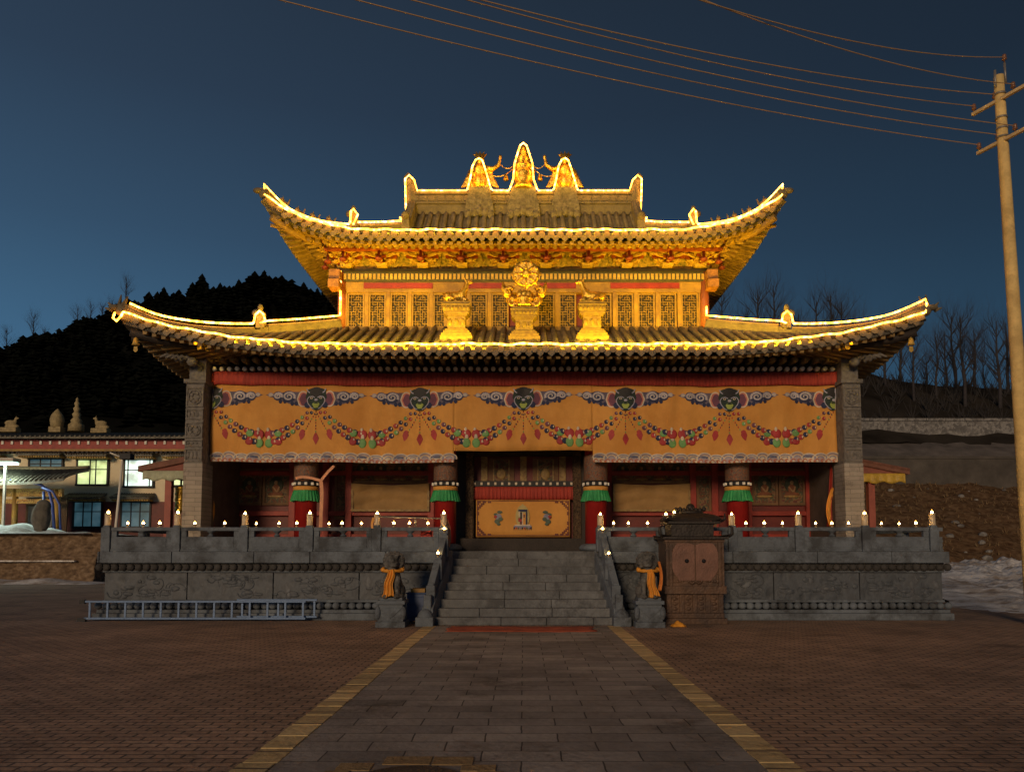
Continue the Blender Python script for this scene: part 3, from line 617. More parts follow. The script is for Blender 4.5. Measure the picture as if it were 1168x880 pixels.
for s, lab in ((-1, 'stone balustrade down the steps beside the blue box'), (1, 'stone balustrade down the steps on the bronze furnace side')):
    t = T('stair_balustrade', (s * 1.9, 17.3, 0), lab, 'balustrade')
    pts = [(1.85, 17.98, 1.46, 2.02), (1.93, 17.42, .95, 1.46), (2.02, 16.9, .40, .90)]
    for x, y, z0, z1 in pts:
        b = MB(); post(b, s * x, y, z0, z1, .19); b.build('post', STONE, t, bevel=.012)
    full = [(1.84, 18.1, 1.55, 2.1)] + pts
    for (xa, ya, za, zb), (xc, yc, zc, zd) in zip(full, full[1:]):
        b = MB(); w = .06
        def q(x, y, z, o): return Vector((s * x + o, y, z))
        for lo0, lo1, lo2, lo3, ww in ((za - .1, zb - .12, zc - .1, zd - .12, .05), (zb - .12, zb - .02, zd - .12 , zd - .02, .075)):
            b.add([q(xa, ya, lo0, -ww), q(xa, ya, lo0, ww), q(xa, ya, lo1, ww), q(xa, ya, lo1, -ww), q(xc, yc, lo2, -ww), q(xc, yc, lo2, ww), q(xc, yc, lo3, ww), q(xc, yc, lo3, -ww)],
                  [(0, 1, 2, 3), (7, 6, 5, 4), (0, 4, 5, 1), (1, 5, 6, 2), (2, 6, 7, 3), (3, 7, 4, 0)])
        b.build('panel', STONE, t, bevel=.01)
    b = MB()
    def sl(o0, o1): 
        return [Vector((s * 1.80 + o0, 18.3, 1.62)), Vector((s * 2.06 + o0, 16.62, .36)), Vector((s * 2.06 + o0, 16.62, .0)), Vector((s * 1.80 + o0, 18.3, .0)), Vector((s * 1.80 + o1, 18.3, 1.62)), Vector((s * 2.06 + o1, 16.62, .36)), Vector((s * 2.06 + o1, 16.62, .0)), Vector((s * 1.80 + o1, 18.3, .0))]
    b.add(sl(-.12, .12), [(0, 1, 2, 3), (7, 6, 5, 4), (0, 4, 5, 1), (1, 5, 6, 2), (2, 6, 7, 3), (3, 7, 4, 0)]); b.build('string_course', STONE, t, bevel=.012)
    b = MB(); b.ell((s * 2.10, 16.58, .17), (.17, .17, .20), None, 12, 8); b.box(s * 2.10 - .19, s * 2.10 + .19, 16.4, 16.78, 0, .2); b.box(s * 2.06 - .08, s * 2.06 + .08, 16.6, 16.78, .2, .66); b.build('drum_stone', STONE, t, bevel=.02)
b = MB()
for s in (-1, 1):
    for z0, z1, w in ((1.59, 1.635, .15), (1.635, 1.93, .11), (2.07, 2.155, .14)): b.box(s * 9.86 - w / 2, s * 9.86 + w / 2, 18.25, 32, z0, z1)
    for y in (20, 22, 24, 26, 28, 30): post(b, s * 9.86, y, 1.585, 2.2)
# side runs as two separate things
for s, lab in ((-1, 'stone balustrade running back along the platform side nearest the cream house'), (1, 'stone balustrade running back along the platform side nearest the earth bank')):
    t = T('stone_balustrade', (s * 9.86, 25, 1.585), lab, 'balustrade', 'balustrades of the platform')
    b = MB()
    for z0, z1, w in ((1.59, 1.635, .15), (1.635, 1.93, .11), (2.07, 2.155, .14)): b.box(s * 9.86 - w / 2, s * 9.86 + w / 2, 18.22, 32, z0, z1)
    b.build('panel', STONE, t)
    for y in (20, 22, 24, 26, 28, 30):
        b = MB(); post(b, s * 9.86, y, 1.585, 2.2); b.build('post', STONE, t)
# ------------------------------------------------------------------ temple
tm = T('temple_hall', (0, 20, 1.6), 'two tiered temple hall with upswept tiled roofs outlined in gold light', 'temple')
def make_roof(nm, XC, YF, WX, WY, YTOP, YB, Pf, Lf, e, xa, ya, rib, zoff):
    XW = XC - WX
    def field(x, y):
        x = abs(x); yy = min(y - YF, YB - y); tx = max(0, (XC - x) / WX); ty = max(0, yy / WY); t = ty if x <= XW and nm == 'upper_roof' else min(tx, ty)
        return Pf(t) + Lf(tx) * Lf(ty) * LIFT[nm]
    ce = lambda a, a0, A: max(0, (abs(a) - a0) / (A - a0))
    ymid = (YF + YB) / 2; HY = (YB - YF) / 2
    ye = lambda x: YF + e * (1 - ce(x, xa, XC) ** 2)
    yt = lambda x: YTOP if abs(x) <= XW else min(YTOP, YF + WY * (XC - abs(x)) / WX)
    xe = lambda y: XC - e * (1 - ce(y - ymid, HY - (XC - xa), HY) ** 2)
    xt = lambda y: XC - WX * min(1, max(0, min(y - YF, YB - y) / WY))
    b = MB(); NU = 120
    F = lambda x, y, o=0: Vector((x, y, field(x, y) + o))
    U = [math.sin(math.pi / 2 * (2 * i / NU - 1)) for i in range(NU + 1)]
    us = lambda u: XC * (.6 * (2 * u - 1) + .4 * math.sin(math.pi / 2 * (2 * u - 1)))
    for o in (0, -.14):
        b.sheet(lambda u, v: F(us(u), lerp(ye(us(u)), max(ye(us(u)), yt(us(u))), v), o), NU, 12)
        b.sheet(lambda u, v: (lambda q: Vector((q.x, 2 * ymid - q.y, q.z)))(F(us(u), lerp(ye(us(u)), max(ye(us(u)), yt(us(u))), v), o)), NU, 10)
        for s in (-1, 1):
            def sd(u, v, s=s, o=o):
                y = lerp(YF, YB, u); x0 = xe(y); x1 = min(x0, xt(y)); return F(s * lerp(x0, x1, v), y, o)
            b.sheet(sd, 80, 8)
    for s in (-1, 1): b.sheet(lambda u, v: F(us(u), ye(us(u)), -.14 * v), NU, 1); b.sheet(lambda u, v: F(s * xe(lerp(YF, YB, u)), lerp(YF, YB, u), -.14 * v), 80, 1)
    # tile rolls with their round end tiles
    n = int(XC / rib)
    b.use(1); discs = b
    for i in range(-n, n + 1):
        b.use(1); x = i * rib; y0, y1 = ye(x), yt(x)
        if y1 - y0 < .12: continue
        k = 14; jit = random.uniform(-.012, .012)
        b.tube([F(x + jit * (j % 3 - 1), lerp(y0 - .03, y1, j / k), .035 + random.uniform(-.006, .006)) for j in range(k + 1)], .078, 7)
        b.use(2); c = F(x, y0 - .05, .03); discs.lathe([(.085, -.02), (.085, .02), (.06, .03)][::1], c, 12, 'y')
        xm = x + rib / 2
        if abs(xm) < XC - .1:
            q = F(xm, ye(xm) - .04, -.02); discs.prism([(-.1, .03), (.1, .03), (.08, -.06), (0, -.13), (-.08, -.06)], lambda a, c_: Vector((q.x + a, q.y, q.z + c_)), lambda a, c_: Vector((q.x + a, q.y + .025, q.z + c_)))
    ny = int((YB - YF) / rib)
    for s in (-1, 1):
        for i in range(ny):
            y = YF + .2 + i * rib; x0 = xe(y); x1 = xt(y)
            if x0 - x1 < .15: continue
            b.use(1); b.tube([F(s * lerp(x0 + .03, x1, j / 8), y, .035) for j in range(9)], .078, 6)
            b.use(2); discs.lathe([(.085, -.02), (.085, .02), (.06, .03)], F(s * (x0 + .05), y, .03), 10, 'x')
    roof = b.build(nm, [TILE, TILE, RAFTD if nm == 'upper_roof' else M('lower_tile_ends', (.16, .14, .10), .7)], tm)
    # rafters under the eave
    fl = MB(); rf = MB(); YW = YTOP + (.0 if nm == 'lower_roof' else -1.0)
    step = .21
    m = int((XC - .15) / step)
    for i in range(-m, m + 1):
        x = i * step; y0 = ye(x) + .05; y1 = min(YW, yt(x) - .03)
        if y1 - y0 > .1:
            ym = min(y1, y0 + .75); fl.bar(F(x, y0, -.18), F(x, ym, -.19), .10, .09)
        y0b = y0 + .45
        if y1 - y0b > .15: 
            q0, q1 = F(x, y0b, -.29), F(x, y1, -.31); rf.tube([q0, q0.lerp(q1, .5), q1], .062, 7)
    for s in (-1, 1):
        mm = int((YB - YF) / step)
        for i in range(mm):
            y = YF + .1 + i * step; x0 = xe(y) - .05; x1 = max(xt(y) + .03, XW)
            if x0 - x1 > .1: fl.bar(F(s * x0, y, -.18), F(s * max(x1, x0 - .75), y, -.19), .10, .09)
            if x0 - .45 - x1 > .15: rf.tube([F(s * (x0 - .45), y, -.29), F(s * x1, y, -.31)], .062, 6)
    fl.build('flying_rafters', RAFT, roof); rf.build('round_rafters', RAFT, roof)
    # eave boards along the edge and corner beams
    eb = MB()
    eb.sheet(lambda u, v: F(us(u), ye(us(u)) + .42, -.15 - .08 * v), NU, 1, (0, .05, 0))
    for s in (-1, 1):
        eb.tube([F(s * (XC - .12 - (WX - .12) * t), YF + .12 + (WY - .12) * t, -.26) for t in (0, .15, .3, .45, .6, .8, 1)], [.10, .12, .13, .14, .14, .14, .14], 6)
    eb.build('eave_board', OCHRE if nm == 'upper_roof' else DARK, roof)
    # hip ridges with step, end block and small beasts
    hips = []
    for s in (-1, 1):
        h = MB(); tt = [i / 30 for i in range(31)]
        def hp(t, o): return F(s * (XC - WX * t), YF + WY * t, o)
        def hz(t): return (.23 if t > .6 else .17) + .10 * max(0, 1 - t / .15)
        for a, c in zip(tt, tt[1:]): h.bar(hp(a, hz(a) * .5 - .03), hp(c, hz(c) * .5 - .03), .2, hz((a + c) / 2) + .06)
        h.tube([hp(t, hz(t) + .02) for t in tt if t < .6], .075, 7); h.tube([hp(t, hz(t) + .02) for t in tt if t > .6], .085, 7)
        q = hp(.6, .3); h.box(q.x - .11, q.x + .11, q.y - .12, q.y + .12, q.z - .1, q.z + .34, .03, .03); h.ell(q + Vector((s * .1, -.06, .3)), (.13, .1, .1)); h.ell(q + Vector((s * .02, -.04, .44)), (.07, .07, .11))
        q = hp(0.0, .16); h.ell(q + Vector((s * .02, -.02, .02)), (.15, .14, .15)); h.ell(q + Vector((s * .16, -.1, .06)), (.13, .1, .07), None, 10, 6)
        if nm == 'lower_roof':
            for a_, b_ in (((.02, 0, .12), (-.10, 0, .36)), ((.10, 0, .12), (.06, 0, .40)), ((.2, -.05, .06), (.34, -.05, .2)), ((.22, -.08, 0), (.38, -.1, .05))):
                h.tube([q + Vector((s * a_[0], a_[1], a_[2])), q + Vector((s * b_[0], b_[1], b_[2]))], [.06, .015], 6)
        h.build('hip_ridge', RIDGE, roof)
        if nm == 'upper_roof':
            for t in (.12, .22, .32, .43):
                bb = MB(); q = hp(t, hz(t) + .05); bb.ell(q + Vector((0, 0, .09)), (.09, .07, .10)); bb.ell(q + Vector((s * .06, -.03, .2)), (.065, .06, .065)); bb.tube([q + Vector((-s * .08, 0, .1)), q + Vector((-s * .14, 0, .24))], [.03, .015], 5); bb.tube([q + Vector((s * .05, -.02, .22)), q + Vector((s * .03, -.02, .31))], [.02, .008], 5); bb.build('ridge_beast', RIDGE, roof)
        hips.append([hp(t, hz(t) + .13) for t in tt])
    return field, ye, yt, hips, roof, F
LIFT = {'lower_roof': .85, 'upper_roof': .90}
lowF, lowye, lowyt, lowhips, lowroof, LF = make_roof('lower_roof', 9.5, 17.9, 4.47, 2.9, 20.8, 28.9, lambda t: 6.26 + 1.4 * t, lambda t: max(0, 1 - t / 1.2) ** 2, .35, 5.0, 0, .27, 0)
UP = lambda t: 9.63 + 1.10 * t + .25 * t * t + (1.3 * (t - 1) if t > 1 else 0)
upF, upye, upyt, uphips, uproof, UF = make_roof('upper_roof', 6.6, 19.1, 3.1, 3.1, 23.4, 27.7, UP, lambda t: max(0, 1 - t) ** 2.3 if t < 1 else 0, .35, 3.6, 0, .24, 0)
# gable ends, descending ridges, main ridge
RZ = UP(1.387)
for s in (-1, 1):
    b = MB(); y0, y1 = 22.0, 24.8
    poly = [(y, UF(s * 3.49, y).z) for y in (22.0, 22.3, 22.8, 23.2, 23.4, 23.6, 24.0, 24.5, 24.8)] + [(24.8, UP(.9) - .3), (22.0, UP(.9) - .3)]
    b.prism(poly, lambda a, c: Vector((s * 3.42, a, c)), lambda a, c: Vector((s * 3.30, a, c))); b.build('gable_board', REDP, uproof)
    b = MB(); pts = [UF(s * 3.47, lerp(22.1, 23.4, t), .0) for t in [i / 10 for i in range(11)]]
    for a, c in zip(pts, pts[1:]): b.bar(a + Vector((0, 0, .17)), c + Vector((0, 0, .17)), .24, .44)
    b.tube([p + Vector((0, 0, .40)) for p in pts], .09, 7); q = pts[0]; b.box(q.x - .13, q.x + .13, q.y - .16, q.y + .02, q.z - .05, q.z + .5, .03, .02); b.ell(q + Vector((0, -.12, .5)), (.12, .14, .13))
    q = Vector((s * 3.5, 23.4, RZ)); b.ell(q + Vector((0, 0, .55)), (.2, .2, .42)); b.ell(q + Vector((s * .08, 0, .98)), (.17, .14, .17)); b.tube([q + Vector((s * .1, 0, 1.0)), q + Vector((s * .22, 0, 1.18)), q + Vector((s * .12, 0, 1.3))], [.07, .05, .02], 6)
    b.build('descending_ridge', RIDGE, uproof)
b = MB(); b.box(-3.55, 3.55, 23.25, 23.55, RZ - .1, RZ + .22); b.box(-3.6, 3.6, 23.2, 23.6, RZ + .22, RZ + .29); b.box(-3.56, 3.56, 23.27, 23.53, RZ + .29, RZ + .54)
b.box(-3.6, 3.6, 23.22, 23.58, RZ + .54, RZ + .61); b.tube([(-3.6, 23.4, RZ + .62), (3.6, 23.4, RZ + .62)], .08, 8)
for k in range(26): b.box(-3.5 + k * .27, -3.28 + k * .27, 23.245, 23.27, RZ + .33, RZ + .51)
b.build('main_ridge', RIDGE, uproof, bevel=.01)
for x, w in ((0, .52), (-1.36, .46), (1.30, .46)):
    b = MB(); b.box(x - w, x + w, 23.02, 23.3, RZ - .22, RZ + .28, .06, .02); b.box(x - w * .82, x + w * .82, 23.06, 23.5, RZ + .28, RZ + .70, .05, .02)
    for k in range(5): b.ell((x + (k - 2) * w * .38, 23.04, RZ - .2 + .06 * (2 - abs(k - 2))), (w * .26, .08, .14))
    b.build('ridge_block', M('carved_ridge_block', (.19, .155, .10), .8, .5, 9, .9, 16), uproof)
# ------------------------------------------------------------------ upper storey
UY = 20.8
uz = lambda py: at(597, py, UY).z
ub = lambda x0, x1, py0, py1, y0, y1, bb: bb.box(x0, x1, y0, y1, uz(py1), uz(py0))
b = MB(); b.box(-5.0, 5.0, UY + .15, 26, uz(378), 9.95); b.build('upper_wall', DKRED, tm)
UCR = M('upper_column_red', (.26, .075, .025), .5, .2, 4)
for s in (-1, 1):
    b = MB(); b.tube([(s * 5.0, UY + .06, uz(380)), (s * 5.0, UY + .06, uz(306))], .14, 14); b.build('upper_corner_column', UCR, tm)
b = MB(); ub(-4.9, 4.9, 322, 330.5, UY - .04, UY + .16, b); b.use(1)
for x in (-3.45, 3.35): ub(x - .95, x + .95, 323.5, 329.5, UY - .07, UY - .03, b)
for x in (-1.05, .95): ub(x - .5, x + .5, 323.5, 329.5, UY - .068, UY - .03, b)
b.build('painted_lintel', [OCHRE, REDP], tm)
b = MB(); ub(-5.1, 5.1, 311, 321.5, UY - .07, UY + .2, b); b.use(1)
for k in range(86): 
    x = -4.95 + k * .116; ub(x, x + .07, 313.5, 319.5, UY - .10, UY - .06, b)
b.build('beam', [M('beam_green', (.10, .09, .03), .6, .5, 7), GOLDP], tm)
b = MB(); ub(-5.15, 5.15, 308, 311, UY - .11, UY + .2, b); b.build('plate_beam', DARK, tm)
b = MB(); b.box(-4.95, 4.95, UY - .02, UY + .17, uz(307), 9.9); b.build('bracket_board', VAULT, tm)
for k in range(7):
    x = -4.27 + 1.155 * k + .55
    if abs(x) < 4.6: b = MB(); b.lathe([(.3, .03), (.32, 0), (.26, -.03), (.2, -.02), (.1, -.05)], (x, UY - .02, uz(297)), 16, 'y'); b.build('vault_medallion', VAULT, tm)
# lattice windows: one built, the rest copied
def lattice(x0, w=.475):
    z0, z1 = uz(373.5), uz(334); b = MB(); f = .045; y = UY + .06
    b.box(x0, x0 + f, y - .06, y + .02, z0, z1); b.box(x0 + w - f, x0 + w, y - .06, y + .02, z0, z1); b.box(x0 + f, x0 + w - f, y - .055, y + .02, z1 - f, z1); b.box(x0 + f, x0 + w - f, y - .055, y + .02, z0, z0 + f)
    xa, xb, za, zb = x0 + f, x0 + w - f, z0 + f, z1 - f; q = .016
    W_, H_ = xb - xa, zb - za; nx, nz_ = 6, 13
    rr = random.Random(4)
    for i in range(1, nx):
        for j in range(nz_):
            if rr.random() < .62 or i == 3 and 3 < j < 9:
                x = xa + W_ * i / nx; b.box(x - q / 2, x + q / 2, y - .035, y - .012, za + H_ * j / nz_, za + H_ * (j + 1) / nz_)
    for j in range(1, nz_):
        for i in range(nx):
            if rr.random() < .66:
                z = za + H_ * j / nz_; b.box(xa + W_ * i / nx, xa + W_ * (i + 1) / nx, y - .037, y - .014, z - q / 2, z + q / 2)
    b.use(1); b.box(xa - .005, xb + .005, y + .01, y + .016, za - .005, zb + .005); return b
wx = [at(p, 350, UY).x for p in (396, 420.5, 445, 469.5, 494, 511, 536, 560.5, 613, 637.5, 664, 678, 703, 727.5, 752, 777)]
wx = [x for x in wx if not (-2.0 < x < -1.6 or 1.5 < x < 1.9)]
w0 = lattice(wx[0]).build('lattice_window', [M('lattice_gold', (.33, .20, .035), .55, .3, 6), M('window_dark', (.035, .026, .014), .6)], tm, origin=(wx[0], UY, uz(373)))
for x in wx[1:]:
    c = w0.copy(); COL.objects.link(c); c.parent = tm; c.location = w0.location + Vector((x - wx[0], 0, 0))
b = MB(); ub(-4.88, 4.88, 373.5, 380, UY - .02, UY + .17, b); ub(-4.88, 4.88, 330.5, 334, UY - .05, UY + .16, b)
for x in wx: b.box(x - .105, x - .003, UY - .03, UY + .14, uz(373.5), uz(334))
b.box(wx[-1] + .48, 4.87, UY - .03, UY + .14, uz(373.5), uz(334)); b.build('window_frame', OCHRE, tm)
# bracket sets
def bracket(s_=1, wide=1.0):
    b = MB(); z = uz(307); y = UY - .12
    b.use(0); b.box(-.14, .14, y - .14, y + .14, z, z + .13, -.03, -.03)
    for k, (hw, zz, yy) in enumerate(((.30, .15, .0), (.44, .32, -.16), (.60, .49, -.34), (.52, .66, -.50))):
        hw *= wide; b.use(1 if k % 2 == 0 else 2); b.box(-hw, hw, y + yy - .055, y + yy + .055, z + zz, z + zz + .10)
        b.use(0)
        for t in (-1, -.5, .5, 1): b.box(t * hw - .06, t * hw + .06, y + yy - .08, y + yy + .08, z + zz + .10, z + zz + .165, -.015, -.015)
        b.use(2); b.bar((0, y + .1, z + zz + .05), (0, y + yy - .24, z + zz + .05 - .04), .10, .12)
        b.use(0); b.ell((0, y + yy - .25, z + zz + .03), (.065, .09, .065), None, 8, 6)
        for t in (-1, 1): b.bar((t * .05, y + yy * .5, z + zz + .04), (t * hw * .85, y + yy - .22, z + zz + .06), .07, .09)
        b.use(1)
        for t in (-1, 1): b.ell((t * hw * .87, y + yy - .23, z + zz + .05), (.055, .07, .055), None, 8, 6)
    b.use(2); b.lathe([(.04, .34), (.04, .08), (.09, .03), (.105, -.02), (.085, -.07), (.02, -.11)], (0, y - .52, z + .10), 10)
    b.use(0); b.box(-.05, .05, y - .57, y - .47, z + .42, z + .72)
    return b
bxs = [at(p, 300, UY - .5).x for p in (433, 480.5, 526, 574, 623, 671, 717, 764)]
br0 = bracket().build('bracket_set', [GOLDP, M('bracket_gold', (.50, .30, .08), .55, .4, 8), M('bracket_red', (.26, .05, .02), .55, .4, 9)], tm, origin=(0, UY, uz(307)))
br0.location = Vector((bxs[0], UY, uz(307))) - WORLD[tm.name]; br0.scale = (1, 1, .66)
for x in bxs[1:]:
    c = br0.copy(); COL.objects.link(c); c.parent = tm; c.location = Vector((x, UY, uz(307))) - WORLD[tm.name]
for s in (-1, 1):
    for rz in (0, s * 45, s * 90):
        c = br0.copy(); COL.objects.link(c); c.parent = tm; c.location = Vector((s * 4.86, UY + .05, uz(307) + .003 * abs(rz) / 45)) - WORLD[tm.name]; c.rotation_euler = (0, 0, R(rz))
b = MB(); z = uz(307)
b.box(-5.35, 5.35, UY - .72, UY - .58, z + .27, z + .32); b.use(1); b.box(-5.3, 5.3, UY - .70, UY - .64, z + .322, z + .48); b.use(0); b.box(-5.45, 5.45, UY - .74, UY - .56, z + .48, z + .52)
b.use(2)
for k in range(90): b.ell((-5.2 + k * .117, UY - .735, z + .40 + .025 * (-1) ** k), (.058, .045, .05), None, 7, 5)
b.build('carved_frieze', [M('frieze_red', (.30, .07, .02), .6, .5, 10), CARVE, GOLDP], tm)
for s in (-1, 1): b = MB(); b.box(s * 5.0 - .09, s * 5.0 + .09, UY, 26, uz(307), uz(300)); b.box(s * 5.0 - .06, s * 5.0 + .06, UY + .3, 26, uz(322), uz(306.9)); b.build('side_beam', OCHRE, tm)
BEP = M('beam_end_paint', (.40, .18, .045), .55, .5, 9)
for s in (-1, 1):
    for y0_, y1_, za_, zb_ in ((-.35, 0, 322, 312), (-.45, -.02, 333, 324)): b = MB(); b.box(s * 5.15 - .145, s * 5.15 + .145, UY + y0_, UY + y1_, uz(za_), uz(zb_)); b.build('beam_end', BEP, tm)
if 0:
    b = MB(); s = 1
    if 1: b.box(s * 5.14 - .13, s * 5.14 + .13, UY - .35, UY + .0, uz(322), uz(312)); b.box(s * 5.16 - .16, s * 5.16 + .16, UY - .45, UY - .02, uz(333), uz(324))
# ------------------------------------------------------------------ lower storey
HZ = 1.6
b = MB(); b.box(-8.12, 8.12, 19.86, 20.15, 6.16, 6.44); b.box(-8.6, 8.6, 20.0, 20.4, 6.44, 6.8); b.box(-8.5, 8.5, 20.2, 28.5, 6.7, 6.75); b.build('architrave', DARK, tm)
zb = at(597, 420.5, 19.70).z
b = MB(); b.lathe([(.045, .15), (.062, .0), (.058, -.05), (.03, -.06)], (-8.03, 19.72, zb), 10, 'y'); re0 = b.build('rafter_end', WHITEP, tm, origin=(-8.03, 19.72, zb))
for k in range(1, 83): c = re0.copy(); COL.objects.link(c); c.parent = tm; c.location = re0.location + Vector((k * .1959, random.uniform(-.01, .01), random.uniform(-.008, .008)))
b = MB(); zb = at(597, 411, 19.6).z
for k in range(58): b.box(-8.1 + k * .284, -8.0 + k * .284, 19.5, 19.9, zb - .06, zb + .06); b.ell((-8.05 + k * .284, 19.49, zb), (.075, .05, .07), None, 8, 6)
b.build('rafter_end_row', M('dull_gold_ends', (.26, .19, .08), .6, .3, 5), tm)
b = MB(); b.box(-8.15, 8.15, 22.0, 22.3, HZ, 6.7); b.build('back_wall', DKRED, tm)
b = MB(); b.box(-8.5, 8.5, 22.3, 28, HZ, 6.7); b.build('lower_body', M('ochre_plaster', (.25, .13, .07), .85), tm)
def fz(py, Y): return at(597, py, Y).z
# end piers with carved upper part
for s in (-1, 1):
    x0, x1 = sorted((s * 8.10, s * 8.58)); Y0, Y1 = 19.3, 19.95; zc = fz(528, 19.3); zt = fz(437, 19.3)
    b = MB(); b.use(0); b.box(x0, x1, Y0, Y1, HZ, zc)
    b.use(1); b.box(x0 + .012, x1 - .012, Y0 + .012, Y1, zc, zt)
    for pa, pb in ((441, 464), (466, 478), (481, 499), (501, 509), (511, 526)):
        za, zb2 = fz(pb, 19.3), fz(pa, 19.3); f = .04
        b.box(x0 + .02, x1 - .02, Y0 - .02, Y0 + .02, zb2 - f, zb2); b.box(x0 + .02, x1 - .02, Y0 - .02, Y0 + .02, za, za + f); b.box(x0 + .02, x0 + .02 + f, Y0 - .018, Y0 + .02, za + f, zb2 - f); b.box(x1 - .02 - f, x1 - .02, Y0 - .018, Y0 + .02, za + f, zb2 - f)
        cx, cz, rr = (x0 + x1) / 2, (za + zb2) / 2, (zb2 - za) / 2 - .06
        if pb - pa > 15:
            b.tube([(cx + .16 * math.cos(a), Y0 - .005, cz + min(rr, .18) * math.sin(a)) for a in [i * math.pi / 8 for i in range(16)]], .022, 5, closed=True)
            for k in range(7): a = k * .9; b.ell((cx + .09 * math.cos(a), Y0 + .0, cz + min(rr, .12) * math.sin(a)), (.05, .03, .05), None, 7, 5)
        else:
            for k in range(4): b.ell((x0 + .1 + k * .1, Y0 + .005, cz), (.045, .02, rr), None, 7, 5)
    b.use(1); b.box(x0 - .04, x1 + .04, Y0 - .05, Y1, zt, zt + .10); b.box(x0 + .04, x1 - .02, Y0 + .1, Y1, zt + .10, 6.7)
    b.build('corner_pier', [PALEST, PILLAR], tm, bevel=.008)
    b = MB(); b.box(min(s * 8.14, s * 8.5), max(s * 8.14, s * 8.5), 19.95, 22.3, HZ, 6.8); b.build('side_wall', M('side_wall', (.12, .085, .065), .85, .3, 3), tm)
    b = MB(); q = Vector((s * 8.35, 19.1, 6.35))
    for k in range(5): b.tube([q + Vector((s * .1 * k, -.05 * k, .04 * math.sin(k * 2))), q + Vector((s * (.1 * k + .1), -.05 * k - .1, .12)), q + Vector((s * (.1 * k + .22), -.08 * k - .1, .02))], [.06, .05, .02], 6)
    b.ell(q, (.13, .14, .12)); b.build('carved_pier_bracket', PILLAR, tm)
# front columns
CAPB = MR('painted_capital', [(.3, (.16, .03, .02)), (.45, (.26, .12, .06)), (.55, (.10, .08, .07)), (.7, (.30, .16, .10))], 12, .6, .5)
CX = [at(p, 560, 20.3).x for p in (349, 508, 679.5, 841)]
for x in CX:
    b = MB(); b.tube([(x, 20.3, HZ + .15), (x, 20.3, 6.5)], .285, 20); b.build('column', REDCOL, tm)
    b = MB(); b.lathe([(.34, 0), (.44, .03), (.46, .09), (.40, .16), (.31, .19)], (x, 20.3, HZ), 20); b.build('column_base', STONE, tm)
    b = MB(); b.lathe([(.30, fz(548, 20)), (.315, fz(546, 20)), (.315, fz(520, 20)), (.30, fz(518, 20))], (x, 20.3, 0), 18); b.build('column_capital_band', CAPB, tm)
# wall panels
def frame(b, x0, x1, z0, z1, y, w=.07, d=.07):
    b.box(x0, x1, y - d, y, z1 - w, z1); b.box(x0, x1, y - d, y, z0, z0 + w); b.box(x0, x0 + w, y - d + .003, y, z0 + w, z1 - w); b.box(x1 - w, x1, y - d + .003, y, z0 + w, z1 - w)
def mural(px0, px1, py0, py1, figs=1, mat=None):
    Y = 21.96; x0, x1 = at(px0, 560, Y).x, at(px1, 560, Y).x; z0, z1 = fz(py1, Y), fz(py0, Y)
    b = MB(); frame(b, x0 - .05, x1 + .05, z0 - .05, z1 + .05, Y + .02); f = b.build('mural_frame', WOODB, tm)
    b = MB(); b.box(x0, x1, Y - .01, Y + .03, z0, z1); b.use(1); w = (x1 - x0) / max(1, figs); h = z1 - z0
    for k in range(figs):
        cx = x0 + w * (k + .5); r = min(w * .42, h * .42); cz = z0 + h * .42
        b.use(3); b.ell((cx, Y - .012, cz + r * .5), (r * .75, .008, r * .85)); b.use(1); b.ell((cx, Y - .02, cz + r * .05), (r * .42, .012, r * .5)); b.use(2); b.ell((cx, Y - .026, cz + r * .72), (r * .2, .012, r * .22)); b.use(1)
        b.ell((cx, Y - .022, cz - r * .5), (r * .8, .012, r * .24)); b.use(2); b.bar((cx - r * .35, Y - .03, cz + r * .3), (cx + r * .1, Y - .03, cz - r * .25), r * .14, .01, (0, 1, 0)); b.bar((cx + r * .35, Y - .03, cz + r * .3), (cx + r * .15, Y - .03, cz - r * .25), r * .14, .01, (0, 1, 0))
        b.use(4); b.ell((cx, Y - .03, cz - r * .72), (r * .9, .01, r * .12))
    o = b.build('mural', [mat or MURAL, M('robe', (.20, .07, .03), .7, .4, 8), M('skin_ochre', (.32, .20, .10), .7, .3, 8), M('halo_green', (.05, .06, .035), .7, .4, 6), BROC], f)
for px0, px1 in ((272, 297), (302, 328), (859, 885), (890, 916)): mural(px0, px1, 536, 574)
for px0, px1 in ((402, 488), (700, 784)): mural(px0, px1, 528, 549, 4)
for px0, px1 in ((384, 396), (796, 809)): mural(px0, px1, 530, 590, 4)
for px0, px1 in ((248, 262), (926, 946)): mural(px0, px1, 540, 592, 1)
for px in (262, 334, 372, 398, 492, 694, 790, 815, 853, 922):
    x = at(px, 560, 21.9).x; b = MB(); b.box(x - .09, x + .09, 21.82, 22.0, HZ, 5.2); b.build('wall_post', REDP, tm, bevel=.01)
for z in (3.75, 2.6, 1.95):
    for xa, xb in ((-8.1, -1.9), (1.9, 8.1)): b = MB(); b.box(xa, xb, 21.86, 22.0, z, z + .13); b.build('wall_rail', REDP, tm, bevel=.01)
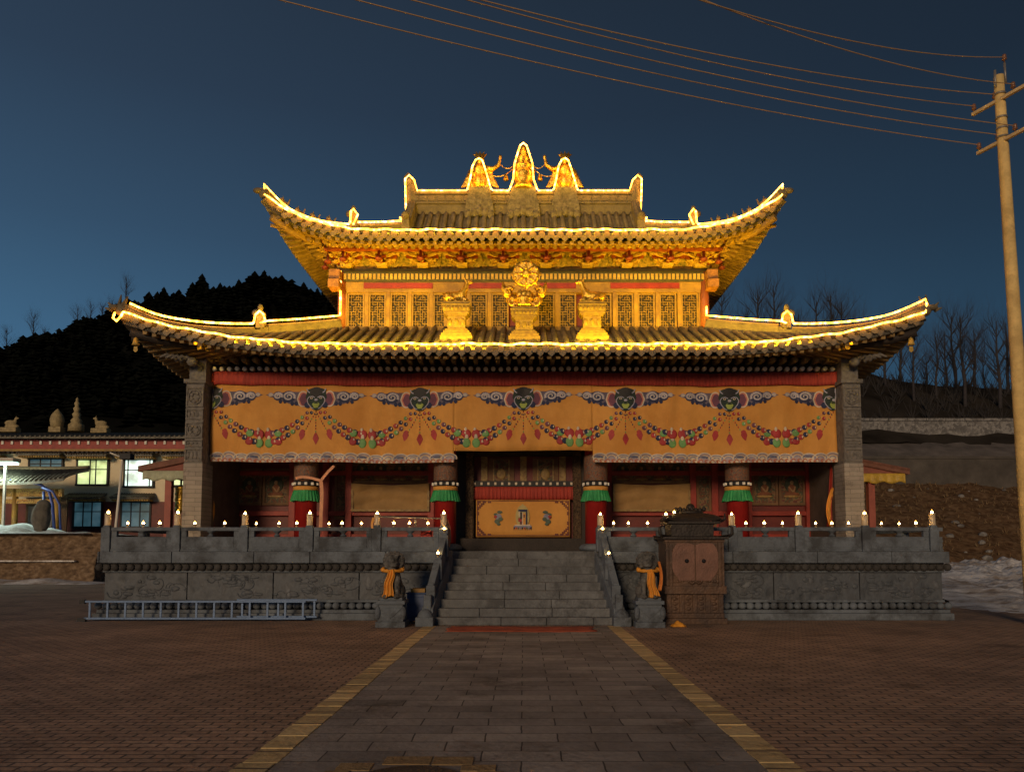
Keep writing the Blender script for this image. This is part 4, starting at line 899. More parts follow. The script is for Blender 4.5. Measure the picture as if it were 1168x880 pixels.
# doorway
DY = 21.2
dw = T
b = MB()
for s in (-1, 1): b.box(min(s * 1.86, s * 1.60), max(s * 1.86, s * 1.60), DY, DY + .9, HZ, 4.6)
b.box(-1.86, 1.86, DY, DY + .9, 4.25, 4.9); dr = b.build('door_frame', DARK, tm, bevel=.01)
for s in (-1, 1):
    b = MB()
    for k in range(46): z = HZ + .25 + k * .058; b.bar((s * 1.59, DY - .02, z), (s * 1.40, DY - .02, z + .10), .06, .05)
    b.box(min(s * 1.6, s * 1.385), max(s * 1.6, s * 1.385), DY + .0, DY + .6, HZ, 4.25)
    for k in range(40): b.ell((s * 1.385, DY - .01, HZ + .2 + k * .066), (.025, .03, .028), None, 7, 5)
    b.build('carved_door_jamb', CARVED, dr)
b = MB(); b.box(-1.385, 1.385, DY + .35, DY + .45, HZ, 4.25)
b.use(1)
for x in (-.62, .62):
    b.box(x - .36, x + .36, DY + .31, DY + .35, 3.1, 4.2); b.use(2); b.box(x - .2, x + .2, DY + .29, DY + .312, 3.15, 4.15); b.use(3); b.box(x - .23, x - .2, DY + .28, DY + .312, 3.15, 4.15); b.box(x + .2, x + .23, DY + .28, DY + .312, 3.15, 4.15)
    b.ell((x, DY + .29, 3.75), (.13, .02, .16)); b.ell((x, DY + .29, 3.45), (.16, .02, .1)); b.use(1)
b.use(3)
for x in (-1.1, 0, 1.1): b.box(x - .09, x + .09, DY + .30, DY + .35, 3.05, 4.25)
b.build('door_leaf', [DKRED, WOODB, MURAL, BROC], dr)
b = MB(); b.box(-1.9, 1.9, DY - .55, DY + .5, HZ, HZ + .34); b.build('threshold', DARK, dr, bevel=.01)
# ------------------------------------------------------------------ roof ornaments
def led(pts, name_label, r=.024, cat='rope light'):
    b = MB(); b.tube(pts, r, 6); return b.build('rope_light', LEDM, None, pts[len(pts) // 2], name_label, cat, 'warm rope lights along the roof edges')
def smooth_line(F, ye, x0, x1, n, dz, dy): return [F(lerp(x0, x1, i / n), ye(lerp(x0, x1, i / n)), dz) + Vector((0, dy, .012 * math.sin(i * .9) + .01 * math.sin(i * .37 + 1))) for i in range(n + 1)]
Z = Vector((0, 0, 1))
ru = led(smooth_line(UF, upye, -6.58, 6.58, 160, .12, -.10), 'glowing gold rope light along the front edge of the upper roof')
pl = smooth_line(LF, lowye, -9.45, 9.47, 200, .12, -.11)
tip = pl[0]; pl = [tip + Vector((-.02, -.04, -.30)), tip + Vector((-.10, -.05, -.22)), tip + Vector((-.12, -.05, -.06)), tip + Vector((-.05, -.05, -.10)), tip + Vector((.02, -.03, -.26))][:0] + [tip + Vector((-.16, -.05, -.02)), tip + Vector((-.2, -.06, -.16)), tip + Vector((-.12, -.06, -.24)), tip + Vector((-.02, -.05, -.12))] + pl
rl = led(pl, 'glowing gold rope light along the front edge of the lower roof')
def strip_light(parent, c, length, aim, power, rz=0):
    """the light the strip throws up and back at the storey above it"""
    l = bpy.data.lights.new('strip_light', 'AREA'); l.shape = 'RECTANGLE'; l.size = length; l.size_y = .05; l.energy = power; l.color = (1, .60, .022)
    o = bpy.data.objects.new('strip_light', l); COL.objects.link(o); o.location = Vector(c) - WORLD[parent.name]; o.parent = parent; o.rotation_euler = Vector(aim).to_track_quat('-Z', 'Y').to_euler()
zl = LF(0, lowye(0)).z + .2
strip_light(rl, (0, lowye(0) - .05, zl), 12, (0, .62, .78), WASH)
for s in (-1, 1): strip_light(rl, (s * 4.4, lowye(0) - .02, zl - .02), 7, (0, .9, .25), 300)
strip_light(ru, (0, upye(0) - .02, UF(0, upye(0)).z + .18), 7.5, (0, .85, .55), 240)

for s, lab in ((0, 'glowing rope light up the hip of the upper roof nearest the house side'), (1, 'glowing rope light up the hip of the upper roof on the utility pole side')):
    h = uphips[s]; sg = -1 if s == 0 else 1; pts = []
    for i, p in enumerate(h):
        p = p + Vector((0, -.12, -.02)); pts.append(p)
        if i == 17: q = h[18] + Vector((0, -.16, 0)); pts += [q + Z * .02 + Vector((sg * .08, 0, 0)), q + Z * .34 + Vector((sg * .06, 0, 0)), q + Z * .40, q + Z * .24 - Vector((sg * .13, 0, 0))]
    e = smooth_line(UF, upye, sg * 6.58, sg * 6.58, 1, .10, -.12)[0]; led([e] + pts, lab)
for s, lab in ((0, 'glowing rope light up the hip of the lower roof above the cream house'), (1, 'glowing rope light up the hip of the lower roof toward the utility pole')):
    h = lowhips[s]; sg = -1 if s == 0 else 1; pts = []
    for i, p in enumerate(h):
        if s == 0 and i < 1: continue
        p = p + Vector((0, -.10, .02)); pts.append(p)
        if i == 17: q = h[18] + Vector((0, -.16, 0)); pts += [q + Z * .02 + Vector((sg * .14, 0, 0)), q + Z * .22 + Vector((sg * .11, 0, 0)), q + Z * .33, q + Z * .24 - Vector((sg * .11, 0, 0)), q + Z * .06 - Vector((sg * .15, 0, 0))]
    pts.append(pts[-1] + Vector((0, 0, .25)))
    if s == 0: pts += [pts[-1] + Vector((0, 0, .4)), pts[-1] + Vector((0, 0, 1.0))]
    e = LF(sg * 9.47, lowye(9.47), .1) + Vector((0, -.13, 0))
    led(([e, e + Vector((.05, 0, .2))] if s else []) + pts, lab)
# ridge rope: down the gable ridges, along the ridge, over the three figures
RT = RZ + .70; fy = 22.98
pts = []
def cr(s):
    a = [UF(s * 3.62, lerp(22.05, 23.3, t), .46) + Vector((0, -.1, 0)) for t in [i / 10 for i in range(11)]]
    a[-1] = a[-1] + Z * .1; return a
L_ = cr(-1); R_ = cr(1)
ry, rzz = 23.17, RT - .075
pts += L_ + [Vector((-3.68, ry, RT + .30)), Vector((-3.56, ry, RT + .42)), Vector((-3.40, ry, RT + .26)), Vector((-3.30, ry, rzz))]
def hump(cx, w, h): return [Vector((cx - w - .06, ry, rzz)), Vector((cx - w, fy, RT - .12)), Vector((cx - w * .78, fy, RT + h * .25)), Vector((cx - w * .6, fy, RT + h * .7)), Vector((cx - w * .32, fy, RT + h * .94)), Vector((cx, fy, RT + h)), Vector((cx + w * .25, fy, RT + h * .92)), Vector((cx + w * .5, fy, RT + h * .6)), Vector((cx + w * .8, fy, RT + h * .16)), Vector((cx + w, fy, RT - .12)), Vector((cx + w + .06, ry, rzz))]
pts += hump(-1.36, .36, .86) + [Vector((-.46, ry, rzz)), Vector((-.42, fy, RT - .12)), Vector((-.31, fy, RT + .2)), Vector((-.27, fy, RT + .7)), Vector((-.17, fy, RT + 1.05)), Vector((-.10, fy, RT + 1.27)), Vector((0, fy, RT + 1.35)), Vector((.10, fy, RT + 1.26)), Vector((.17, fy, RT + 1.04)), Vector((.28, fy, RT + .7)), Vector((.31, fy, RT + .2)), Vector((.42, fy, RT - .12)), Vector((.46, ry, rzz))] + hump(1.30, .36, .86)
pts += [Vector((3.30, ry, rzz)), Vector((3.40, ry, RT + .26)), Vector((3.56, ry, RT + .42)), Vector((3.68, ry, RT + .30))] + R_[::-1]
rr_ = led(pts, 'glowing rope light along the main ridge looping over its three gilt figures')
strip_light(rr_, (0, 22.75, RT - .05), 3.6, (0, .8, .6), 8)
GO = Vector((0, 23.4, RT - .04))
b = MB(); b.lathe([(.34, 0), (.34, .12), (.26, .18), (.32, .34), (.36, .48), (.30, .60), (.22, .66), (.30, .72), (.30, .78), (.20, .84), (.24, .95), (.22, 1.05), (.14, 1.12), (.19, 1.18), (.11, 1.26), (.14, 1.31), (.03, 1.5)], GO + Vector((0, -.12, 0)), 18)
for k in range(9): a = 2 * math.pi * k / 9; b.ell(GO + Vector((.31 * math.cos(a), .31 * math.sin(a), .68)), (.06, .06, .09), None, 8, 6)
b.build('ridge_finial', GOLD, None, GO, 'gilt stupa shaped finial at the centre of the main ridge', 'finial')
def garuda(cx, s, lab):
    """winged guardian; s = side of the raised arm"""
    o = Vector((cx, 23.4, RT - .02)); P = lambda x, y, z: o + Vector((s * x, y, z)) * 1.0 + Vector((s * x * .12, -.08, z * .12)); b = MB()
    b.ell(P(0, 0, .28), (.25, .2, .32)); b.ell(P(0, -.02, .58), (.24, .18, .24)); b.ell(P(0, -.04, .88), (.15, .15, .17)); b.ell(P(0, -.18, .86), (.06, .08, .06)); b.ell(P(0, 0, .74), (.1, .1, .12))
    for k in range(5): a = R(-70 + 35 * k); b.tube([P(.09 * math.sin(a), -.02, .98), P(.22 * math.sin(a), -.02, 1.0 + .17 * math.cos(a))], [.055, .018], 6)
    b.tube([P(.15, 0, .66), P(.36, -.02, .62), P(.52, -.04, .72), P(.56, -.05, .90)], [.09, .085, .07, .05], 8); b.ell(P(.57, -.06, .95), (.06, .05, .08))
    b.tube([P(-.15, 0, .66), P(-.28, -.06, .45), P(-.14, -.2, .42)], [.09, .08, .06], 8)
    for t in (-1, 1):
        b.prism([(t * .16, .70), (t * .32, .62), (t * .42, .36), (t * .55, .10), (t * .34, .14), (t * .22, .30)], lambda a, c: P(a, .02, c), lambda a, c: P(a, .10, c))
    for t in (-1, 1): b.tube([P(t * .12, -.05, .3), P(t * .24, -.16, .14), P(t * .16, -.14, -.02)], [.13, .10, .08], 8)
    return b.build('winged_figure', GOLD, None, o, lab, 'roof figure', 'gilt winged figures on the ridge', remesh=.028)
garuda(-1.36, 1, 'gilt winged guardian figure on the ridge, on the cream house side of the finial'); garuda(1.30, -1, 'gilt winged guardian figure on the ridge, on the utility pole side of the finial')
for s, cx, lab in ((1, -1.36, 'slack chains with a small bell between the finial and the figure on the house side'), (-1, 1.30, 'slack chains with a small bell between the finial and the figure on the pole side')):
    b = MB(); a0 = Vector((cx + s * .57, 23.3, RT + .92)); a1 = Vector((-s * .26, 23.3, RT + .84)); c0 = Vector((cx + s * .42, 23.3, RT + .46)); c1 = Vector((-s * .28, 23.3, RT + .74))
    for p, q, sag in ((a0, a1, .18), (c0, c1, .12)): b.tube([p.lerp(q, i / 12) - Z * sag * 4 * (i / 12) * (1 - i / 12) for i in range(13)], .014, 5)
    q = c0.lerp(c1, .6) - Z * .12; b.lathe([(.02, 0), (.06, -.05), (.08, -.16), (.085, -.19), (.02, -.2)], q, 10); b.build('ornamental_chain', GOLD, None, a0, lab, 'chain')
# wheel and deer on the lower roof
def ped(b, o, w, h):
    z = o.z
    for z0, z1, k in ((-.3, .07, 1.0), (.07, .15, .92), (.15, .22, .80), (.22, .27, .70), (.27, .62, .56), (.62, .67, .68), (.67, .74, .78), (.74, .90, .84), (.90, .94, .88), (.94, 1.0, .80)):
        b.box(o.x - w * k, o.x + w * k, o.y - w * k * .62, o.y + w * k * .62, z + h * z0, z + h * z1)
    for sx in (-.4, 0, .4): b.ell((o.x + w * sx, o.y - w * .56 * .62, z + h * .45), (w * .15, .03, h * .1), None, 8, 6)
    for k in range(7): b.ell((o.x - w * .72 + k * w * .24, o.y - w * .83 * .62, z + h * .82), (w * .1, .03, h * .06), None, 8, 6)
DYW = 19.3
def on_roof(px, py): q = at(px, py, DYW); q.z = LF(q.x, DYW + .1).z + .02; return q
o = at(598, 384, DYW); o.z = LF(0, DYW).z + .02; topz = lambda py: at(598, py, DYW).z
wt = T('dharma_wheel', o, 'large gilt dharma wheel on a carved pedestal at the centre of the lower roof', 'ornament')
hp_ = topz(352) - o.z; b = MB(); ped(b, o, .40, hp_); b.build('pedestal', GILTST, wt, bevel=.008)
b = MB(); c = Vector((o.x, DYW, topz(344)))
b.lathe([(.20, -.16), (.24, -.10), (.16, -.04), (.26, .03), (.22, .10), (.12, .16)], c, 14)
for s in (-1, 1):
    for cx, cz, rr, d in ((.30, .02, .17, 1), (.40, .24, .13, -1), (.22, -.10, .10, 1)):
        b.tube([c + Vector((s * (cx + rr * (1 - .06 * j) * math.cos(d * .5 * j + 2.6)), -.02 - .004 * j, cz + rr * (1 - .06 * j) * math.sin(d * .5 * j + 2.6))) for j in range(15)], [.065 * (1 - .045 * j) for j in range(15)], 6)
    b.tube([c + Vector((s * .40, 0, .2)), c + Vector((s * .52, 0, .34)), c + Vector((s * .56, 0, .52))], [.09, .08, .015], 7); b.ell(c + Vector((s * .30, .03, .05)), (.18, .08, .14)); b.ell(c + Vector((s * .42, .03, .22)), (.13, .07, .13))
for k in (-1, 0, 1): b.ell(c + Vector((k * .11, -.12, .15)), (.09, .05, .12))
b.build('lotus_scroll', GOLD, wt)
b = MB(); c = Vector((at(600, 313, DYW).x, DYW - .03, topz(313))); r = .34
b.lathe([(r * .80, -.05), (r, -.05), (r * 1.02, 0), (r, .05), (r * .80, .05)], c, 32, 'y'); b.lathe([(r * .84, -.02), (r * .84, .02)], c, 28, 'y'); b.lathe([(.05, -.10), (.11, -.06), (.12, .04)], c, 16, 'y')
for k in range(8):
    a = math.pi * k / 4; d = Vector((math.cos(a), 0, math.sin(a))); b.tube([c + d * .08 + Vector((0, -.04, 0)), c + d * .18 + Vector((0, -.05, 0)), c + d * r * .86 + Vector((0, -.04, 0))], [.028, .04, .022], 6)
    e = Vector((math.cos(a + .39), 0, math.sin(a + .39))); b.ell(c + e * r * .9 + Vector((0, -.06, 0)), (.035, .03, .035), None, 8, 6); b.ell(c + d * r * 1.02, (.05, .03, .05), None, 8, 6)
b.build('wheel', GOLD, wt)
for px, s, lab in ((521, 1, 'gilt recumbent deer beside the dharma wheel, on the cream house side'), (675, -1, 'gilt recumbent deer beside the dharma wheel, on the utility pole side')):
    o = at(px, 384, DYW); o.z = LF(o.x, DYW).z + .02; hh = at(px, 346, DYW).z - o.z
    b = MB(); ped(b, o, .41, hh); b.build('statue_pedestal', GILTST, None, o, 'tiered carved gilt pedestal under the deer on the %s side of the wheel' % ('house' if s > 0 else 'pole'), 'pedestal', bevel=.008)
    q = o + Vector((0, 0, hh)); P = lambda x, y, z: q + Vector((s * x, y, z)); b = MB()
    b.ell(P(-.04, 0, .17), (.27, .12, .14)); b.ell(P(.12, 0, .21), (.14, .11, .15)); b.ell(P(-.22, 0, .17), (.14, .12, .14)); b.tube([P(.14, 0, .24), P(.22, 0, .40), P(.26, 0, .54)], [.11, .075, .06], 8)
    b.ell(P(.30, 0, .56), (.11, .055, .055)); b.ell(P(.37, 0, .54), (.06, .04, .035)); b.tube([P(.22, .02, .58), P(.17, .05, .68)], [.03, .012], 6); b.tube([P(.22, -.02, .58), P(.18, -.06, .68)], [.03, .012], 6)
    b.tube([P(.16, -.07, .12), P(.30, -.08, .06), P(.16, -.09, .03)], [.05, .04, .03], 7); b.tube([P(-.2, -.09, .14), P(-.06, -.12, .08), P(-.2, -.12, .03)], [.07, .05, .03], 7); b.tube([P(-.33, 0, .22), P(-.39, 0, .27)], [.035, .015], 6); b.ell(P(0, 0, .03), (.3, .14, .05))
    b.build('deer_statue', GOLD, None, q, lab, 'statue', 'gilt deer by the wheel', remesh=.02)
for s, px, py in ((1, 1046, 380), (-1, 150, 372)):
    p = LF(s * 9.25, 18.05, -.16); b = MB(); b.tube([p, p - Z * .22], .01, 5); b.lathe([(.015, 0), (.05, -.03), (.07, -.14), (.09, -.18), (.02, -.19)], p - Z * .2, 12); b.prism([(-.04, 0), (.04, 0), (.05, -.1), (0, -.14), (-.05, -.1)], lambda a, c: p + Vector((a, -.005, c - .42)), lambda a, c: p + Vector((a, .005, c - .42)))
    b.build('wind_bell', GOLDP, None, p, 'small bronze wind bell hanging under the %s tip of the lower roof' % ('pole side' if s > 0 else 'house side'), 'bell')
# ------------------------------------------------------------------ the great orange banner
CY = 19.72
cz0, cz1, czr, czb = fz(527, CY), fz(425.5, CY), fz(438.5, CY), fz(515.5, CY); cx0, cx1 = -8.07, 8.10
nx0, nx1 = -1.79, 1.79; zs = czb + .03
def cw(x, z): 
    f = (cz1 - z) / (cz1 - cz0); return CY + .05 * math.sin(1.9 * x + .7) * f + .03 * math.sin(4.3 * x + 1.3 * z) * f + .014 * math.sin(9 * x - 2 * z + 2 * math.sin(1.7 * x)) - .03 * math.sin(2.36 * x) * (1 - f) + .02 * math.sin(2.1 * x + 3.2 * z)
sag = lambda x: .025 * math.sin(.8 * x + 1) + .02 * math.sin(2.1 * x)
bn = T('valance_banner', (0, CY, cz0), 'long orange valance printed with beast masks and bead garlands hung under the lower eaves', 'banner')
b = MB()
def strip(x0, x1, za, zb, n): b.sheet(lambda u, v: (lerp(x0, x1, u), cw(lerp(x0, x1, u), lerp(za, zb, v)), lerp(za, zb, v) + sag(lerp(x0, x1, u)) * .6), n, 8, (0, .012, 0))
strip(cx0, nx0, cz0, czr, 90); strip(nx0, nx1, zs, czr, 60); strip(nx1, cx1, cz0, czr, 90); b.build('cloth_panel', CLOTH, bn)
b = MB(); n = 520
b.sheet(lambda u, v: (lerp(cx0 - .03, cx1 + .03, u), cw(lerp(cx0, cx1, u), czr) - .03 - .022 * (.3 + .7 * v) * math.sin(u * n * 2.1) - .02 * v, lerp(cz1 + .01, czr - .03, v) + .6 * sag(lerp(cx0, cx1, u)) + .008 * math.sin(u * 77)), n, 3, (0, .012, 0)); b.build('pleated_heading', REDCL, bn)
def cp(x, z, o): return Vector((x, cw(x, z) - o, z + sag(x) * .6))
def flat(b, poly, o, th=.004):
    """printed shape that follows the waves of the cloth: thin upright slices of the outline"""
    xs = [p[0] for p in poly]; xa, xb = min(xs), max(xs); n = max(4, int((xb - xa) / .045)); cols = []
    if xb - xa < 1e-4: return
    for i in range(n + 1):
        x = lerp(xa + 1e-5, xb - 1e-5, i / n); zz = []
        for (x0, z0), (x1, z1) in zip(poly, poly[1:] + poly[:1]):
            if (x0 - x) * (x1 - x) <= 0 and x0 != x1: zz.append(lerp(z0, z1, (x - x0) / (x1 - x0)))
        if zz: cols.append((x, min(zz), max(zz)))
    for (x0, a0, a1), (x1, c0, c1) in zip(cols, cols[1:]):
        for k in range(3): b.add([cp(x0, lerp(a0, a1, k / 3), o + th), cp(x1, lerp(c0, c1, k / 3), o + th), cp(x1, lerp(c0, c1, (k + 1) / 3), o + th), cp(x0, lerp(a0, a1, (k + 1) / 3), o + th)], [(0, 1, 2, 3)])
def ellp(cx, cz, rx, rz, n=16, a0=0, a1=2 * math.pi): return [(cx + rx * math.cos(a0 + (a1 - a0) * i / n), cz + rz * math.sin(a0 + (a1 - a0) * i / n)) for i in range(n if abs(a1 - a0) > 6 else n + 1)]
def ribbon(b, line, w, o):
    for i in range(len(line) - 1):
        (xa, za), (xc, zc) = line[i], line[i + 1]; d = math.hypot(xc - xa, zc - za) or 1; nx_, nz_ = -(zc - za) / d, (xc - xa) / d
        wa, wb = (w(i), w(i + 1)) if callable(w) else (w, w)
        b.add([cp(xa - nx_ * wa, za - nz_ * wa, o), cp(xa + nx_ * wa, za + nz_ * wa, o), cp(xc + nx_ * wb, zc + nz_ * wb, o), cp(xc - nx_ * wb, zc - nz_ * wb, o)], [(0, 1, 2, 3)])
MCX = [at(p, 450, CY).x for p in (243, 361, 479, 597, 713, 831, 950)]
mz = fz(455, CY); U_ = (fz(442, CY) - fz(468, CY)) / 2   # half height of a mask
PAL = [SKULL, BLACKP, LIME, M('pale_lavender_dye', (.40, .39, .50), .75), NAVY, PURP, PINK, CREAM, M('slate_dye', (.13, .11, .16), .75)]
cl = lambda x: max(cx0 + .03, min(cx1 - .03, x))
def clampP(poly): return [(cl(x), z) for x, z in poly]
for mi, mx in enumerate(MCX):
    b = MB(); u = U_; ff = lambda poly, o: flat(b, clampP(poly), o)
    for t in (-1, 1):
        # scroll field: plum and navy ground, three curls dwindling outward
        b.use(8); ff([(mx + t * (.85 * 1.13) * u, mz + .62 * u), (mx + t * (2.3 * 1.13) * u, mz + .60 * u), (mx + t * (3.55 * 1.13) * u, mz + .42 * u), (mx + t * (3.9 * 1.13) * u, mz + .36 * u), (mx + t * (3.3 * 1.13) * u, mz + .12 * u), (mx + t * (2.5 * 1.13) * u, mz - .25 * u), (mx + t * (2.1 * 1.13) * u, mz - .42 * u), (mx + t * (1.7 * 1.13) * u, mz - .5 * u), (mx + t * (1.1 * 1.13) * u, mz - .7 * u)][::t], .004)
        b.use(4); ff(ellp(mx + t * (2.12 * 1.13) * u, mz + .2 * u, .64 * u, .50 * u), .009); ff(ellp(mx + t * (2.95 * 1.13) * u, mz + .26 * u, .46 * u, .40 * u), .009); ff(ellp(mx + t * (3.5 * 1.13) * u, mz + .34 * u, .2 * u, .18 * u), .009)
        for ox in (1.55, 1.85, 2.4, 2.75): b.use(4); ff(ellp(mx + t * (ox * 1.13) * u, mz + (-.42 if ox < 2 else -.22) * u, .17 * u, .2 * u, 10), .008)
        for cx, cz, r in ((2.12, .2, .46), (2.95, .26, .33), (3.5, .34, .15)):
            ln = [(cl(mx + t * (cx * 1.13 * u + r * 1.15 * u * (1 - .85 * j / 26) * math.cos(3.6 - j * .42))), mz + cz * u + r * u * .9 * (1 - .85 * j / 26) * math.sin(3.6 - j * .42)) for j in range(27)]
            b.use(3); ribbon(b, ln, lambda i: .085 * u * (1.3 - i / 34), .0145); b.use(7); ribbon(b, ln, lambda i: .026 * u, .0165)
        # ear and cheek disc
        b.use(7); ff(ellp(mx + t * 1.18 * u, mz - .02 * u, .52 * u, .72 * u, 20), .012); b.use(6); ff(ellp(mx + t * 1.17 * u, mz - .02 * u, .43 * u, .62 * u, 20), .017); b.use(5); ff(ellp(mx + t * 1.12 * u, mz - .05 * u, .36 * u, .54 * u, 16), .022); b.use(4); ff(ellp(mx + t * .78 * u, mz - .55 * u, .3 * u, .28 * u), .027)
    b.use(0); ff([(mx - .9 * u, mz + .72 * u), (mx - .78 * u, mz + .35 * u), (mx - .95 * u, mz + .1 * u), (mx - .7 * u, mz - .45 * u), (mx - .35 * u, mz - .95 * u), (mx, mz - 1.06 * u), (mx + .35 * u, mz - .95 * u), (mx + .7 * u, mz - .45 * u), (mx + .95 * u, mz + .1 * u), (mx + .78 * u, mz + .35 * u), (mx + .9 * u, mz + .72 * u), (mx + .5 * u, mz + .9 * u), (mx - .5 * u, mz + .9 * u)], .030)
    b.use(1); ff(ellp(mx, mz + .58 * u, .62 * u, .44 * u), .036)
    for t in (-1, 1):
        b.use(3); ribbon(b, [(cl(mx + t * a * u), mz + c * u) for a, c in ((.55, .5), (.74, .62), (.84, .86))], .05 * u, .040); ribbon(b, [(cl(mx + t * a * u), mz + c * u) for a, c in ((.12, .08), (.36, .2), (.66, .14), (.8, -.1))], .035 * u, .040)
        ribbon(b, [(cl(mx + t * a * u), mz + c * u) for a, c in ((.8, -.1), (.72, -.42), (.42, -.8), (.2, -.92))], .035 * u, .040)
        b.use(7); ff(ellp(mx + t * .42 * u, mz + .03 * u, .13 * u, .09 * u, 10), .041); b.use(1); ff(ellp(mx + t * .42 * u, mz + .03 * u, .06 * u, .06 * u, 8), .046)
    b.use(2); ff([(mx - .30 * u, mz - .30 * u), (mx + .30 * u, mz - .30 * u), (mx + .34 * u, mz - .5 * u), (mx + .16 * u, mz - .84 * u), (mx - .16 * u, mz - .84 * u), (mx - .34 * u, mz - .5 * u)], .042); b.use(0); ff(ellp(mx, mz - .38 * u, .26 * u, .08 * u, 10), .047); b.use(3); ff(ellp(mx, mz - .12 * u, .17 * u, .11 * u, 10), .043)
    b.build('beast_mask', PAL, bn)
GP = [BEADR, NAVY, BEADG, PINK, CREAM, PURP]
def bead(b, x, z, r, k, o=.012):
    if not (cx0 + .05 < x < cx1 - .05): return
    b.use(k); c = cp(x, z, o); b.ell(c, (r, .012, r), None, 10, 6); b.use(4); b.ell(c + Vector((r * .45, -.006, r * .1)), (r * .30, .012, r * .5), None, 7, 5)
for i in range(6):
    xa, xb = MCX[i], MCX[i + 1]; mid = (xa + xb) / 2; b = MB(); zt_ = fz(471, CY); z1_ = fz(495, CY); z2_ = fz(505, CY)
    for (inset, zb_, n_) in ((.24, z1_, 17), (.12, z2_, 20)):
        for k in range(n_ + 1):
            t = k / n_; x = lerp(xa + inset, xb - inset, t); z = zt_ + (zb_ - zt_) * (1 - abs(2 * t - 1) ** 1.9); q = 1 - abs(2 * t - 1)
            if q > .86: continue
            bead(b, x, z, .045 + .045 * q, (0, 1, 2, 5, 1, 0, 1)[k % 7])
            if k % 2: bead(b, x + .07 * (1 - 2 * (t > .5)), z - .05, .015 + .018 * q, 3)
    for dx in (-.12, .12):
        b.use(0); b.ell(cp(mid + dx, z1_ + .0, .014), (.115, .018, .125)); b.use(4); b.ell(cp(mid + dx - .03, z1_ + .12, .02), (.04, .018, .06), None, 8, 6)
        b.use(2); b.ell(cp(mid + dx * 1.05, z2_ + .0, .014), (.105, .018, .125)); b.use(4); b.ell(cp(mid + dx, z2_ + .14, .016), (.05, .016, .10), None, 8, 6)
    for dx in (-.36, .36): b.use(2); b.ell(cp(mid + dx, z1_ + .02, .012), (.10, .015, .09)); b.use(0); b.ell(cp(mid + dx * 1.02, z2_ + .03, .012), (.10, .015, .09))
    b.build('bead_garland', GP, bn)
for i, mx in enumerate(MCX):
    b = MB(); zt_ = fz(470, CY); ze = fz(499, CY)
    for dx in (-.34, 0, .34):
        if not (cx0 + .1 < mx + dx < cx1 - .1): continue
        for k in range(9): t = k / 9; b.use((0, 1, 0, 2)[k % 4]); b.ell(cp(mx + dx * t, lerp(zt_, ze + (.10 if dx else 0), t), .008), (.014, .008, .028), None, 6, 4)
        b.use(0); x, z = mx + dx * 1.08, ze + (.08 if dx else -.03); flat(b, [(x - dx * .1, z + .16), (x + .05, z + .10), (x + .085, z), (x + .05, z - .07), (x + dx * .12, z - .17), (x - .05, z - .07), (x - .085, z), (x - .05, z + .10)], .006)
    if b.v: b.build('leaf_tassel', [BEADR, NAVY, BEADG], bn)
b = MB(); dz = (czb - cz0)
for x0, x1 in ((cx0, nx0), (nx1, cx1)):
    n = int((x1 - x0) / .30); w = (x1 - x0) / n
    for k in range(n):
        x = x0 + (k + .5) * w; r = .85 + .15 * math.sin(k * 2.3)
        b.use(4 if k % 2 else 2); flat(b, [(x - w / 2, cz0 + .01), (x + w / 2, cz0 + .01), (x + w / 2, cz0 + dz * .5), (x, cz0 + dz * .72 * r), (x - w / 2, cz0 + dz * .5)], .004)
        for q, cidx, ww in ((.56, 2, .012), (.44, 0, .014), (.31, 2, .010), (.2, 0, .012)):
            b.use(cidx); ribbon(b, [(x + w * .1 + w * q * 1.15 * math.cos(a), cz0 + dz * .40 + dz * q * 1.05 * r * math.sin(a)) for a in [-.25 + 3.3 * i_ / 9 for i_ in range(10)]], ww, .010 + .002 * q)
        if k % 3 == 0: b.use(1); flat(b, ellp(x, cz0 + dz * .55, w * .42, dz * .15, 12), .012); b.use(0); ribbon(b, ellp(x, cz0 + dz * .55, w * .3, dz * .09, 8, 0, 6.2), .010, .0175)
        b.use(3); ribbon(b, [(x - w * .5, cz0 + .02), (x - w * .25, cz0 + dz * .34), (x, cz0 + dz * .12), (x + w * .25, cz0 + dz * .30), (x + w * .5, cz0 + .02)], .013, .0145)
        for j in range(5): b.use((3, 2, 4, 3, 2)[j]); flat(b, [(x - w / 2 + j * w / 5, cz0), (x - w / 2 + (j + .8) * w / 5, cz0), (x - w / 2 + (j + .6) * w / 5, cz0 + dz * .2), (x - w / 2 + (j + .1) * w / 5, cz0 + dz * .2)], .016)
b.build('wave_border', [GREYBL, NAVY, CREAM, M('coral_dye', (.46, .14, .07), .75), M('pale_lilac_dye', (.42, .34, .36), .75)], bn)
